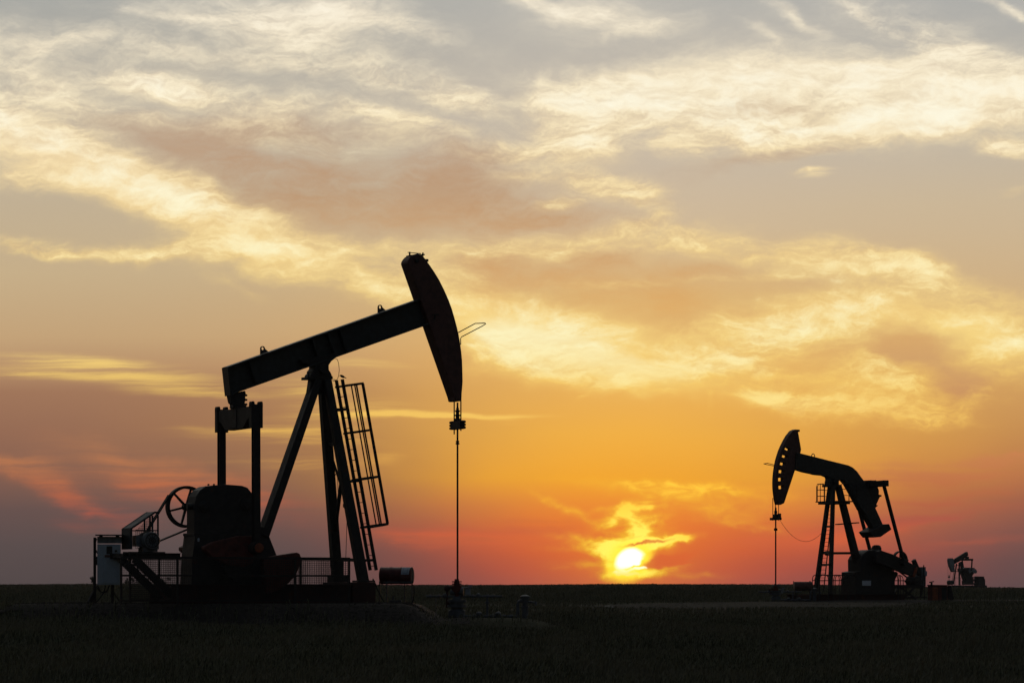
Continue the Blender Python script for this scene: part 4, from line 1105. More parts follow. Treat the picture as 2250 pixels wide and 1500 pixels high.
# wellhead under the larger pump
def wellhead(name, label, x, y, top_z, s=1.0, flow=True, matp=None, grp=None):
    z0 = ground_z(x, y); w = thing(name, label, 'wellhead', (x, y, z0), 0, grp)
    H = top_z - z0
    m = MB(); m.lathe((0, 0, -.05), (0, 0, 1), [(0, .20 * s), (.10, .24 * s), (.26 * s, .24 * s), (.32 * s, .16 * s), (.36 * s, .16 * s), (.36 * s, .27 * s), (.43 * s, .27 * s), (.43 * s, .20 * s), (.50 * s, .20 * s), (.50 * s, .27 * s), (.57 * s, .27 * s), (.57 * s, .13 * s), (.66 * s, .11 * s)], 20)
    m.build('casing_head', M_PIPE, w, smooth=True)
    m = MB(); m.lathe((0, 0, .60 * s), (0, 0, 1), [(0, .06 * s), (H - .60 * s - .48 * s, .06 * s)], 14); zc = .74 * s
    m.cyl((-.02, 0, zc), (.10 * s, 0, zc), .085 * s, 14); m.cyl((.10 * s, -.02, zc), (.19 * s, -.02, zc), .11 * s, 14); m.cyl((-.18 * s, 0, zc - .02), (-.02, 0, zc - .02), .07 * s, 12)
    m.build('master_valve', M_PIPE, w, smooth=True)
    m = MB(); m.lathe((0, 0, H - .48 * s), (0, 0, 1), [(0, .05 * s), (.10 * s, .07 * s), (.22 * s, .14 * s), (.33 * s, .14 * s), (.33 * s, .09 * s), (.36 * s, .09 * s), (.36 * s, .135 * s), (.40 * s, .135 * s), (.40 * s, .08 * s), (.43 * s, .08 * s), (.43 * s, .14 * s), (.46 * s, .14 * s), (.46 * s, .07 * s), (.52 * s, .06 * s)], 18)
    m.build('stuffing_box', M_RED, w, smooth=True)
    m = MB(); zf = H * .58
    m.cyl((-.86 * s, 0, zf), (1.28 * s, 0, zf), .032 * s, 10); 
    for q in (-.74, -.5, -.33, .1, .45, .62, .86, 1.02): m.cyl((q * s - .03, 0, zf), (q * s + .03, 0, zf), .055 * s, 10)
    m.sphere((-.33 * s, 0, zf + .02), .07 * s); m.sphere((.6 * s, 0, zf + .03), .065 * s)
    m.build('flow_arm', M_PIPE, w, smooth=True)
    m = MB(); m.cyl((-.27 * s, 0, .3 * s), (-.27 * s, 0, H - .26 * s), .035 * s, 10); m.sphere((-.27 * s, 0, H - .22 * s), .09 * s); m.cyl((-.27 * s, 0, H - .2 * s), (-.05, 0, H - .2 * s), .03 * s, 8); m.cyl((-.27 * s, 0, .44 * s), (-.2 * s, 0, .44 * s), .09 * s, 12)
    m.build('bypass_pipe', M_SKID, w, smooth=True)
    m = MB(); m.cyl((.36 * s, 0, zf), (.36 * s, 0, H - .16 * s), .028 * s, 10); m.box(.31 * s, .43 * s, -.06 * s, .06 * s, H - .19 * s, H - .12 * s); m.box(.24 * s, .36 * s, -.08 * s, -.05 * s, H - .40 * s, H - .24 * s); m.cyl((.05, 0, H - .2 * s), (.36 * s, 0, H - .2 * s), .02 * s, 8)
    m.build('pressure_switch', M_PALE, w)
    m = MB(); m.cyl((.85 * s, 0, 0), (.85 * s, 0, zf), .035 * s, 10); m.cyl((.85 * s, 0, zf * .68), (.85 * s, 0, zf * .75), .075 * s, 10); m.build('riser_pipe', M_PIPE, w, smooth=True); m = MB(); m.cyl((-.58 * s, 0, 0), (-.58 * s, 0, zf), .012, 6)
    m.build('riser_pipe', M_PIPE, w, smooth=True)
    m = MB(); m.cyl((.05, -.1, .06), (1.7 * s, -.1, .06), .045 * s, 10)
    for q in (.62, 1.15): m.sphere((q * s, -.1, .12), .10 * s, (.9, .9, .75)); m.cyl((q * s - .16, -.1, .06), (q * s - .12, -.1, .06), .075 * s, 10)
    m.cyl((1.7 * s, -.1, .0), (1.7 * s, -.1, .40 * s), .05 * s, 10); m.tube([(1.7 * s, -.1, .38 * s), (1.72 * s, -.1, .47 * s), (1.80 * s, -.1, .49 * s), (1.9 * s, -.1, .46 * s)], .05 * s, 8)
    m.lathe((1.9 * s, -.1, .0), (0, 0, 1), [(0, .09 * s), (.30 * s, .09 * s), (.30 * s, .12 * s), (.34 * s, .12 * s), (.34 * s, .08 * s), (.5 * s, .08 * s), (.58 * s, .14 * s), (.62 * s, .14 * s), (.66 * s, .04 * s)], 14)
    m.cyl((1.98 * s, -.1, .46 * s), (2.2 * s, -.1, .44 * s), .03 * s, 8); m.cyl((2.2 * s, -.1, .47 * s), (2.2 * s, -.1, .36 * s), .035 * s, 8)
    m.build('flow_line', M_PIPE, w, smooth=True)
    return w
wellhead('wellhead', 'grey piped wellhead with a red stuffing box under the rod of the largest pump jack', ROD1.x - .02, ROD1.y, CAMZ + (HROW - 1274.5) / FPX * ROD1.y)

# ================================================================== the second pump, bent beam, head lowered to the left
YAW2 = R(180 + 35)
PX2, PY2 = (1860 - 1125) / FPX * 148.0, 148.0
F2 = Frame(PX2, PY2, BASE2, YAW2)
pump2 = thing('pump_jack', 'pump jack with a bent beam, slotted horsehead and hanging counterweight, right of the sun', 'pump jack', F2.o, YAW2)
A2 = F2.at
def Z2(x, y): return (1640 + x / 5.358, 920 + y / 5.358)       # survey enlargements
def Y2(x, y): return (1720 + x / 4.6875, 1140 + y / 4.6875)
NR = 1                        # local y: plus is towards the camera here

def plate_with_holes(name, outline, holes, y0, y1, material, parent):
    cu = bpy.data.curves.new(name, 'CURVE'); cu.dimensions = '2D'; cu.fill_mode = 'BOTH'; cu.extrude = abs(y1 - y0) / 2
    for pp in [outline] + holes:
        s_ = cu.splines.new('POLY'); s_.points.add(len(pp) - 1); s_.use_cyclic_u = True
        for k, (a, b) in enumerate(pp): s_.points[k].co = (a, b, 0, 1)
    tmp = bpy.data.objects.new('tmp', cu); COL.objects.link(tmp)
    me = bpy.data.meshes.new_from_object(tmp.evaluated_get(bpy.context.evaluated_depsgraph_get()))
    bpy.data.objects.remove(tmp); bpy.data.curves.remove(cu)
    me.name = name; me.transform(Matrix.Translation((0, (y0 + y1) / 2, 0)) @ Matrix.Rotation(R(90), 4, 'X'))
    me.materials.clear(); me.materials.append(material)
    o = bpy.data.objects.new(name, me); COL.objects.link(o); o.parent = parent
    return o

HW2 = 0.13
ho = [(545, 140), (585, 122), (605, 130), (645, 360), (635, 405), (575, 595), (445, 990), (405, 1010), (375, 1008), (362, 960), (352, 890), (345, 820), (343, 760), (345, 700), (352, 620), (362, 555), (375, 490), (392, 430), (412, 370), (438, 310), (468, 250), (500, 195)]
outl = F2.many([Z2(*p) for p in ho], HW2)
holes = []
for (hx, hy), tilt in zip([(488, 355), (455, 440), (431, 528), (415, 618), (408, 711), (412, 804)], (30, 20, 14, 7, 0, -7)):
    c_, s_ = math.cos(R(tilt)), math.sin(R(tilt)); q = []
    for u, v in ((-33, -20), (33, -20), (33, 20), (-33, 20)): q.append(Z2(hx + u * c_ - v * s_, hy + u * s_ + v * c_))
    holes.append(F2.many(q, HW2)[::-1])
head2 = plate_with_holes('horsehead', outl, holes, -HW2, HW2, M_HEAD, pump2)
m = MB(); m.tube([F2.p3(*Z2(325, 540), .1), F2.p3(*Z2(250, 520), .15), F2.p3(*Z2(205, 527), .2), F2.p3(*Z2(235, 535), .2), F2.p3(*Z2(325, 553), .2)], .018, 6)
m.build('cable_guide', M_ORANGE, head2)
m = MB(); q = F2.at(*Z2(590, 128), 0); m.box(q[0] - .12, q[0] + .1, -.11, .11, q[1] - .10, q[1] + .01); m.build('top_clamp', M_STEEL, head2)

bo = [(590, 398), (640, 405), (780, 440), (960, 486), (1200, 545), (1250, 570), (1300, 615), (1340, 670), (1380, 725), (1440, 862), (1510, 1030), (1560, 1140), (1604, 1240), (1500, 1292), (1395, 1108), (1355, 1065), (1350, 1052), (1230, 830), (1190, 762), (1150, 720), (1110, 706), (1088, 730), (1085, 764), (985, 764), (985, 705), (978, 684), (930, 665), (890, 662), (830, 655), (810, 648), (700, 625), (640, 605), (575, 595)]
m = MB(); m.prism(F2.many([Z2(*p) for p in bo], .18), -.20, .20); beam2 = m.build('walking_beam', M_BEAM, pump2, 0.015)
q = F2.at(*Z2(786, 440), 0)
m = MB(); m.tube([(q[0] + .10 * math.cos(t), 0, q[1] + .01 + .12 * math.sin(t)) for t in [R(-20 + k * 22) for k in range(11)]], .022, 6); m.build('lifting_eye', M_BEAM, beam2)
m = MB(); m.prism(F2.many([Z2(*p) for p in ((1445, 1330), (1515, 1290), (1600, 1240), (1680, 1235), (1708, 1300), (1580, 1388), (1495, 1395))], .4), -.42, .42)
m.build('beam_weight', M_GEAR, beam2, .03)
# saddle, post
m = MB(); q = F2.at(*Z2(1035, 760), .2)
m.prism(F2.many([Z2(*p) for p in ((955, 772), (985, 772), (985, 735), (1088, 735), (1088, 772), (1118, 772), (1118, 800), (955, 800))], .2), -.22, .22)
m.cyl((q[0], -.36, q[1] + .12), (q[0], .36, q[1] + .12), .14, 16); m.build('saddle_bearing', M_STEEL, pump2, .01)
def leg2(t, b, lt, lb, w0, w1):
    m = MB(); m.bar(F2.p3(*t, lt), F2.p3(*b, lb), w0, w0, (0, 1, 0), w1, w1); m.build('leg', M_STEEL, pump2, .01)
leg2(Z2(985, 780), Y2(340, 752), -.2, -.95, .17, .20)
leg2(Z2(1022, 780), Y2(489, 775), .2, .95, .17, .17)
leg2(Z2(1078, 780), Y2(790, 540), .0, .05, .26, .32)
leg2(Z2(1062, 780), Y2(770, 540), -.12, -.45, .16, .2)
m = MB()
def lx(f): return (Z2(985, 780)[0] + (Y2(340, 752)[0] - Z2(985, 780)[0]) * f, Z2(985, 780)[1] + (Y2(340, 752)[1] - Z2(985, 780)[1]) * f)
def nx2(f): return (Z2(1022, 780)[0] + (Y2(489, 775)[0] - Z2(1022, 780)[0]) * f, Z2(1022, 780)[1] + (Y2(489, 775)[1] - Z2(1022, 780)[1]) * f)
def brace(p, lp, q, lq, w): MB().bar(F2.p3(*p, lp), F2.p3(*q, lq), w, w).build('cross_brace', M_STEEL, pump2)
brace(Y2(440, 76), -.55, Y2(490, 76), .55, .10)
brace(Y2(400, 345), -.68, Y2(500, 345), .68, .14)
brace(Y2(380, 468), -.78, Y2(480, 468), .78, .10)
brace(Y2(500, 350), .6, Y2(725, 349), .1, .12)
m.bm.free()
q = F2.p3(*Y2(460, 350), 0); MB().cyl((q[0], q[1] - .1, q[2]), (q[0], q[1] + .1, q[2]), .12, 12).build('clamp', M_STEEL, pump2)
q = F2.p3(*Y2(663, 43), 0)
MB().bar((q[0], -.80, q[2] - .04), (q[0], .80, q[2] + .02), .2, .05).build('step_board', M_STEEL, pump2)
# work platform with pipe railing
m = MB(); pz = F2.at(*Z2(1050, 972), 0)[1]; pc = F2.at(*Z2(1050, 972), 0)[0]
m.box(pc - .62, pc + .50, -.95, .95, pz - .03, pz + .02); m.box(pc - .3, pc + .5, -.75, .75, pz - .14, pz - .032)
plat = m.build('platform', M_STEEL, pump2)
pt = F2.at(*Z2(1050, 762), 0)[1] - pz
def rail(p, q): 
    m = MB(); m.tube([(p[0], p[1], pz + .02), (p[0], p[1], pz + pt - .12), (p[0] + (q[0] - p[0]) * .1, p[1] + (q[1] - p[1]) * .1, pz + pt), (q[0] + (p[0] - q[0]) * .1, q[1] + (p[1] - q[1]) * .1, pz + pt), (q[0], q[1], pz + pt - .12), (q[0], q[1], pz + .02)], .02, 6)
    for f in (.33, .68): m.cyl((p[0], p[1], pz + pt * (1 - f)), (q[0], q[1], pz + pt * (1 - f)), .017, 6)
    mid = ((p[0] + q[0]) / 2, (p[1] + q[1]) / 2); m.cyl((mid[0], mid[1], pz), (mid[0], mid[1], pz + pt), .017, 6)
    m.build('railing', M_STEEL, plat)
rail((pc + .45, -.92), (pc + .45, -.35)); rail((pc + .45, .92), (pc - .58, .92)); rail((pc - .58, -.92), (pc + .40, -.92)); rail((pc - .58, .35), (pc - .58, .9))
# ladder inside the front legs
m = MB(); a0, a1 = F2.p3(*Z2(985, 1010), -.1), F2.p3(*Y2(392, 745), -.15)
for y_ in (-.2, .2): m.bar((a0[0], a0[1] + y_, a0[2]), (a1[0], a1[1] + y_, a1[2]), .03, .05, (1, 0, 0))
for k in range(22):
    f = (k + .5) / 22; c = [a0[i] + (a1[i] - a0[i]) * f for i in range(3)]; m.cyl((c[0], c[1] - .2, c[2]), (c[0], c[1] + .2, c[2]), .012, 6)
m.build('ladder', M_STEEL, pump2)

# tail bearing, equalizer, pitmans
m = MB(); m.prism(F2.many([Z2(*p) for p in ((1375, 730), (1470, 745), (1520, 800), (1537, 840), (1535, 890), (1568, 895), (1566, 916), (1548, 915), (1506, 1010), (1528, 1018), (1520, 1024), (1480, 1060), (1380, 900), (1360, 740))], 0), -.16, .16); m.build('tail_bearing', M_STEEL, pump2, .01)
pn_t, pn_b = Z2(1622, 795), Y2(1250, 450)
EQ2 = 1.15
pT = F2.p3(*pn_t, EQ2); pB = F2.p3(*pn_b, EQ2)
m = MB(); m.bar((pT[0], -EQ2 - .18, pT[2] + .10), (pT[0], EQ2 + .18, pT[2] + .16), .30, .30); m.box(pT[0] - .17, pT[0] + .17, -.3, .3, pT[2] + .05, pT[2] + .34)
for y_ in (-.6, .1, .5): m.cyl((pT[0], y_, pT[2] + .24), (pT[0], y_, pT[2] + .34), .04, 6)
m.build('equalizer', M_STEEL, pump2, .01)
for s_ in (1, -1):
    m = MB(); m.bar((pT[0], s_ * EQ2, pT[2]), (pB[0], s_ * EQ2, pB[2]), .11, .16, (0, 1, 0)); m.lathe((pB[0], s_ * (EQ2 + .12), pB[2]), (0, -s_, 0), [(0, .15), (.24, .15)], 16); m.build('pitman', M_STEEL, pump2)
# gearbox and pedestal, crank
gb = [(800, 560), (798, 418), (815, 385), (838, 352), (872, 328), (905, 318), (940, 314), (1010, 322), (1080, 350), (1120, 400), (1130, 560)]
m = MB(); m.prism(F2.many([Y2(*p) for p in gb], .45), -.5, .45); q = F2.at(*Y2(978, 300), 0)
gear2 = m.build('gearbox', M_GEAR, pump2, .03)
m = MB(); m.lathe((q[0], -.1, q[1] - .25), (0, 0, 1), [(0, .26), (.25, .26), (.36, .22), (.42, .12)], 18); m.build('breather_cap', M_STEEL, gear2, smooth=True)
m = MB(); m.prism(F2.many([Y2(*p) for p in ((750, 775), (750, 545), (800, 535), (1175, 540), (1190, 560), (1150, 640), (1158, 775))], .45), -.62, .45)
pd2 = m.build('pedestal', M_GEAR, pump2, .02)
cr_ = [(948, 400), (962, 330), (1000, 322), (1120, 362), (1250, 425), (1372, 488), (1366, 540), (1340, 592), (1190, 538), (1000, 460), (955, 440)]
for s_ in (1, -1):
    y_ = s_ * .85
    m = MB(); m.prism(F2.many([Y2(*p) for p in cr_], .85), y_ - .12, y_ + .12); m.cyl((pB[0], y_, pB[2]), (pB[0], s_ * EQ2, pB[2]), .09, 12)
    cr2 = m.build('crank', M_GEAR, pump2, .02)
    m = MB(); m.prism(F2.many([Y2(*p) for p in ((1345, 500), (1376, 492), (1368, 545), (1345, 598), (1325, 590))], .9), y_ - .16, y_ + .16); m.build('counterweight', M_ORANGE, cr2, .02)
m = MB(); w_ = F2.many([Y2(*p) for p in ((818, 632), (907, 632), (906, 684), (818, 683))], .47); m.prism(w_, .46, .48); m.build('sign_plate', M_WHITE, pump2)
# sheave, belt, motor
cx2, cz2 = F2.at(*Y2(1206, 424), -.6); r2 = cz2 - F2.at(*Y2(1192, 521), -.6)[1]
m = MB(); m.annulus((cx2, cz2), r2 - .07, r2, -.68, -.52, 40); m.annulus((cx2, cz2), .02, .1, -.68, -.5, 16)
for k in range(5): a = R(20 + 72 * k); m.bar((cx2 + .08 * math.cos(a), -.6, cz2 + .08 * math.sin(a)), (cx2 + (r2 - .04) * math.cos(a), -.6, cz2 + (r2 - .04) * math.sin(a)), .05, .06, (0, 1, 0))
m.cyl((cx2, -.6, cz2), (cx2, 0, cz2), .05, 10); m.build('sheave', M_STEEL, pump2)
mq = F2.at(*Y2(1365, 640), -.6)
m = MB(); m.bar((cx2 - .1, -.6, cz2 + r2), (mq[0] - .1, -.6, mq[1] + .1), .12, .03, (0, 0, 1)); m.bar((cx2 + .3, -.6, cz2 - r2 + .06), (mq[0] + .05, -.6, mq[1] - .1), .12, .03, (0, 0, 1)); m.build('drive_belt', M_BELT, pump2)
m = MB(); a = F2.at(*Y2(1335, 640), 0); m.lathe((a[0], .45, a[1]), (0, -1, 0), [(0, .1), (.02, .26), (.1, .30), (.65, .30), (.7, .2), (.72, .05), (1.0, .05)], 24); m.build('motor', M_GEAR, pump2, smooth=True)
m = MB(); p0, p1 = F2.p3(*Y2(1346, 420), 0.2), F2.p3(*Y2(1440, 640), .2); m.bar(p0, p1, .19, .16, (0, 1, 0)); m.build('belt_guard', M_STEEL, pump2)
m = MB(); m.box(*(lambda a, b: (min(a[0], b[0]), max(a[0], b[0]), -.3, .3, min(a[1], b[1]), max(a[1], b[1])))(F2.at(*Y2(1388, 492), 0), F2.at(*Y2(1432, 690), 0))); m.build('switch_box', M_MOTOR, pump2, .01)
m = MB(); m.box(*(lambda a, b: (min(a[0], b[0]), max(a[0], b[0]), .0, .35, min(a[1], b[1]), max(a[1], b[1])))(F2.at(*Y2(1448, 534), 0.2), F2.at(*Y2(1466, 586), 0.2))); m.build('meter_box', M_CAB, pump2, .01)
# skid and rear trestle
m = MB(); X0, X1 = F2.at(*Y2(285, 800), .9)[0], F2.at(*Y2(1262, 800), .9)[0]; zt2 = F2.at(*Y2(600, 772), .9)[1]
for y_ in (-.85, .85): m.hbeam((X0, y_, zt2 / 2), (X1, y_, zt2 / 2), .24, zt2, t=.03)
for k in range(8): x = X0 + (X1 - X0) * (k + .3) / 8; m.box(x - .08, x + .08, -.73, .73, .05, zt2 - .05)
m.box(X1, X0, -1.0, 1.0, -.08, 0.0)
m.build('base_skid', M_SKID, pump2, .006)
m = MB(); zd = F2.at(*Y2(1300, 695), .5)[1]; Xe = F2.at(*Y2(1430, 695), .5)[0]; Xs = F2.at(*Y2(1150, 695), .5)[0]
for y_ in (-.55, .55): m.bar((Xs, y_, zd), (Xe, y_, zd), .1, .16)
m.box(Xe + .1, Xs - .1, -.5, .5, zd + .075, zd + .10)
for y_ in (-.55, .55):
    m.bar((Xs - .3, y_, zd), (Xe + .4, y_, .05), .08, .08); m.bar((Xe + .5, y_, zd), (Xs - .6, y_, .1), .08, .08); m.bar((Xe + .1, y_, zd), (Xe + .1, y_, .15), .06, .06)
m.bar((X1 + .2, .5, .12), (Xe - .35, .5, .16), .08, .08); m.bar((X1 + .2, -.5, .1), (Xe - .35, -.5, .16), .08, .08)
m.bar((Xe + .05, .6, .3), (Xe - .05, .6, zd + 1.1), .04, .04); m.bar((Xe - .05, .6, zd), (Xe - .05, -.6, zd), .1, .1)
m.build('motor_deck', M_STEEL, pump2)
# bridle, carrier, rod
rx = F2.at(*Z2(345, 1175), 0)[0]
for y_, t_ in ((-.22, 930), (.22, 960)):
    z_t, z_b = F2.at(*Z2(345, t_), y_)[1], F2.at(*Z2(345, 1195), y_)[1]; MB().cyl((rx, y_, z_b), (rx, y_, z_t), .018, 6).build('bridle_cable', M_WIRE, pump2)
MB().cyl((rx + .02, 0, F2.at(*Z2(345, 1100), 0)[1]), (rx + .02, 0, F2.at(*Z2(345, 985), 0)[1]), .022, 6).build('bridle_cable', M_WIRE, pump2)
m = MB(); z0, z1 = F2.at(*Z2(345, 1190), 0)[1], F2.at(*Z2(345, 1160), 0)[1]; m.box(rx - .08, rx + .08, -.36, .36, z0, z1); m.lathe((rx, 0, z1), (0, 0, 1), [(0, .14), (.16, .14), (.16, .07), (.28, .07), (.28, .1), (.34, .05), (.5, .04)], 12); m.box(rx - .05, rx + .05, .2, .36, z1, z1 + .2); m.build('carrier_bar', M_STEEL, pump2)
m = MB(); zb_ = CAMZ + (HROW - 1286) / FPX * (PY2 + rx * F2.s) - BASE2; m.cyl((rx, 0, zb_), (rx, 0, z0), .036, 8); zc = F2.at(*Z2(348, 1300), 0)[1]; m.cyl((rx, 0, zc - .06), (rx, 0, zc + .06), .09, 10); m.build('polished_rod', M_STEEL, pump2)
m = MB(); e0 = (rx, .3, z0 + .02); e1 = F2.p3(*Z2(882, 1345), -.5); pts = []
for k in range(17):
    f = k / 16; sag = 4 * f * (1 - f); pts.append((e0[0] + (e1[0] - e0[0]) * f, e0[1] + (e1[1] - e0[1]) * f, e0[2] + (e1[2] - e0[2]) * f - sag * .70))
m.tube(pts, .009, 5); m.build('signal_cable', M_WIRE, pump2)
RX2 = (PX2 + rx * F2.c, PY2 + rx * F2.s)
wellhead('wellhead', 'small dark wellhead under the rod of the bent beam pump jack', RX2[0], RX2[1], CAMZ + (HROW - 1285) / FPX * RX2[1], 1.0)
# pipe railing with hooped ends on the skid of the second pump
fence2 = thing('pipe_railing', 'low pipe railing with hooped posts round the base of the bent beam pump jack', 'railing', F2.o, YAW2)
zr_t = F2.at(*Y2(500, 574), 1.3)[1]; zr_m = F2.at(*Y2(500, 630), 1.3)[1]
for lat in (1.45, -1.45):
    def XX(px): return F2.at(px, 1262, lat)[0]
    segs = [(305, 372), (380, 470), (525, 582), (625, 668), (682, 752), (1150, 1185), (1195, 1213)] if lat > 0 else [(330, 480), (540, 600), (690, 800), (1130, 1240)]
    for s0, s1 in segs:
        a, b = XX(Y2(s0, 0)[0]), XX(Y2(s1, 0)[0]); cr = min(.18, abs(b - a) / 2 * .8) * (1 if b > a else -1)
        m = MB(); m.tube([(a, lat, .0), (a, lat, zr_t - .2), (a + cr * .3, lat, zr_t - .06), (a + cr, lat, zr_t), (b - cr, lat, zr_t), (b - cr * .3, lat, zr_t - .06), (b, lat, zr_t - .2), (b, lat, .0)], .022, 6); m.build('hoop', M_STEEL, fence2)
    a, b = XX(Y2(305, 0)[0]), XX(Y2(752, 0)[0])
    m = MB(); m.cyl((a, lat, zr_m), (b, lat, zr_m), .02, 6); m.build('rail', M_STEEL, fence2)
    m = MB(); m.cyl((a + (-.2), lat, zr_t), (b, lat, zr_t), .02, 6); m.build('rail', M_STEEL, fence2)
    a, b = XX(Y2(1150, 0)[0]), XX(Y2(1460, 0)[0]); m = MB(); m.cyl((a, lat, zr_m), (b, lat, zr_m), .02, 6); m.build('rail', M_STEEL, fence2)
    MB().cyl((b, lat, 0), (b, lat, zr_t), .022, 6).build('post', M_STEEL, fence2)

# drum of the second well
TY = 146.0; tc_ = at_depth(Y2(207, 0)[0], 1140 + 690 / 4.6875, TY); tr = 50 / 4.6875 * TY / FPX * .95; tl = 92 / 4.6875 * TY / FPX
gz = ground_z(tc_[0], TY)
st2 = thing('drum_stand', 'low angle iron stand under the drum beside the bent beam pump jack', 'stand', (tc_[0], TY, gz))
hz = tc_[2] - gz - tr * .72
for sx in (-.8, .8):
    for sy in (-.25, .25): MB().bar((sx * tl, sy, -.05), (sx * tl, sy, hz), .04, .04).build('leg', M_STEEL, st2)
m = MB(); 
for sy in (-.25, .25): m.bar((-tl, sy, hz), (tl, sy, hz), .05, .05)
for sx in (-.8, .8): m.bar((sx * tl, -.25, hz - .03), (sx * tl, .25, hz - .03), .04, .04)
m.bar((-tl * 1.02, .2, hz), (-tl * 1.02, .2, hz + tr * 1.9), .03, .03)
m.build('cradle', M_STEEL, st2)
dr2 = thing('steel_drum', 'dull brown steel drum lying on a stand left of the bent beam pump jack', 'drum', (tc_[0], TY, tc_[2]), R(6))
m = MB(); prof = [(-tl, tr * .9), (-tl + .01, tr), (-tl * .35, tr), (-tl * .32, tr * 1.04), (-tl * .29, tr), (tl * .29, tr), (tl * .32, tr * 1.04), (tl * .35, tr), (tl - .01, tr), (tl, tr * .9)]
m.lathe((0, 0, 0), (1, 0, 0), prof, 28); m.build('shell', M_HEAD, dr2, smooth=True)
m = MB(); m.cyl((tl * .8, 0, tr * .9), (tl * .8, 0, tr * 1.12), .04, 8); m.build('bung', M_STEEL, dr2)

# red engine housing at the right end of the second pad
HY = 147.0
hx_, _, _ = at_depth(2064, 1300, HY); hz0 = ground_z(hx_, HY); SH = HY / FPX
hou = thing('engine_housing', 'dark red sheet metal housing standing on its own right of the bent beam pump jack', 'housing', (hx_, HY, hz0), R(-10))
def hxz(x, y): a, b = Y2(x, y); return ((a - 1125) * SH - hx_, CAMZ + (HROW - b) * SH - hz0)
m = MB(); m.prism([hxz(1497, 842), hxz(1497, 680), hxz(1692, 682), hxz(1700, 842)], -.42, .42); hb = m.build('casing', M_RED, hou, .012)
m = MB(); m.prism([hxz(1488, 674), hxz(1700, 677), hxz(1700, 684), hxz(1488, 682)], -.47, .47); m.build('lid', M_STEEL, hou)
m = MB(); a, b = hxz(1545, 700), hxz(1600, 835); m.box(a[0], b[0], -.432, -.415, b[1], a[1]); m.build('door', M_ORANGE, hb)
m = MB(); a, b = hxz(1640, 700), hxz(1690, 835); m.box(a[0], b[0], -.432, -.415, b[1], a[1]); m.build('vent_panel', M_STEEL, hb)
m = MB(); p0, p1 = hxz(1696, 690), hxz(1732, 840); m.bar((p0[0], -.1, p0[1]), (p1[0], -.1, 0), .35, .06, (0, 1, 0)); m.build('side_flap', M_STEEL, hou)
m = MB(); p0 = hxz(1533, 676); m.cyl((p0[0], 0, p0[1]), (p0[0], 0, p0[1] + .12), .05, 8); m.cyl((p0[0] - .12, 0, p0[1] + .13), (p0[0] + .12, 0, p0[1] + .17), .03, 6); m.build('filler_cap', M_STEEL, hou)
p0 = hxz(1718, 725); MB().sphere((p0[0], -.1, p0[1]), .12, (1, .6, .8)).build('exhaust', M_STEEL, hou, smooth=True)

# ================================================================== the far pump on the skyline
YAW3 = R(180 + 38)
def V3(x, y): return (2000 + x / 9.375, 1180 + y / 9.375)
PY3 = 585.0; PX3 = (2115 - 1125) / FPX * PY3
Z03 = ground_z(PX3, PY3) + .15
F3 = Frame(PX3, PY3, Z03, YAW3)
pump3 = thing('pump_jack', 'smallest, farthest pump jack on the horizon at right, pale horsehead pointing down left', 'pump jack', F3.o, YAW3)
def pr(name, pts, y0, y1, mt, par=pump3, lat=0.0):
    m = MB(); m.prism(F3.many([V3(*p) for p in pts], lat), y0, y1); return m.build(name, mt, par, .02)
def br(name, p, lp, q, lq, w, h=None, par=pump3, mt=M_FARSTEEL):
    m = MB(); m.bar(F3.p3(*V3(*p), lp), F3.p3(*V3(*q), lq), w, h or w, (0, 1, 0)); return m.build(name, mt, par)
pr('horsehead', [(790, 428), (858, 428), (876, 470), (886, 560), (892, 640), (896, 702), (862, 714), (836, 668), (812, 610), (790, 540), (780, 470)], -.3, .3, M_PALE)
pr('walking_beam', [(866, 470), (1150, 296), (1168, 300), (1184, 368), (1140, 412), (1040, 470), (888, 556)], -.2, .2, M_FARSTEEL)
pr('tail_bearing', [(1142, 400), (1196, 392), (1196, 440), (1142, 440)], -.2, .2, M_FARSTEEL)
eqL = 1.35
ez = F3.p3(*V3(1170, 460), 0)
m = MB(); m.box(ez[0] - .18, ez[0] + .18, -eqL - .15, eqL + .15, ez[2] - .18, ez[2] + .2); m.build('equalizer', M_FARSTEEL, pump3)
for px_, s_ in ((1100, -1), (1252, 1)):
    m = MB(); bz = F3.p3(*V3(px_ + 8, 690), s_ * eqL); m.bar((ez[0], s_ * eqL, ez[2]), (bz[0], s_ * eqL, bz[2]), .2, .2, (0, 1, 0)); m.build('pitman', M_FARSTEEL, pump3)
br('leg', (955, 540), -.2, (888, 965), -1.0, .2); br('leg', (1010, 520), .2, (1012, 980), .9, .24); br('leg', (1036, 500), 0, (1108, 900), 0, .3)
br('cross_brace', (940, 575), -.3, (1010, 575), .3, .1); br('cross_brace', (920, 702), -.6, (1012, 702), .6, .1)
pr('pedestal', [(1045, 690), (1060, 640), (1110, 618), (1290, 626), (1275, 740), (1240, 800), (1262, 880), (1280, 975), (1100, 975), (1098, 890), (1112, 880)], -.5, .5, M_FARSTEEL)
for s_ in (1, -1):
    c_ = pr('crank', [(1120, 640), (1160, 632), (1330, 660), (1350, 700), (1330, 740), (1290, 735), (1190, 720), (1130, 700)], s_ * 1.0 - .12, s_ * 1.0 + .12, M_FARSTEEL, pump3, .9)
    pr('counterweight', [(1190, 640), (1240, 628), (1330, 655), (1352, 705), (1335, 742), (1285, 738), (1250, 700), (1200, 740), (1180, 700)], s_ * 1.15 - .12, s_ * 1.15 + .12, M_PALE, c_, .9)
pr('base_skid', [(860, 1036), (860, 985), (1505, 985), (1508, 1036)], -1.0, 1.0, M_FARSTEEL)
pr('engine_box', [(1366, 990), (1364, 800), (1480, 805), (1482, 852), (1498, 860), (1502, 990)], -.6, .6, M_FARSTEEL)
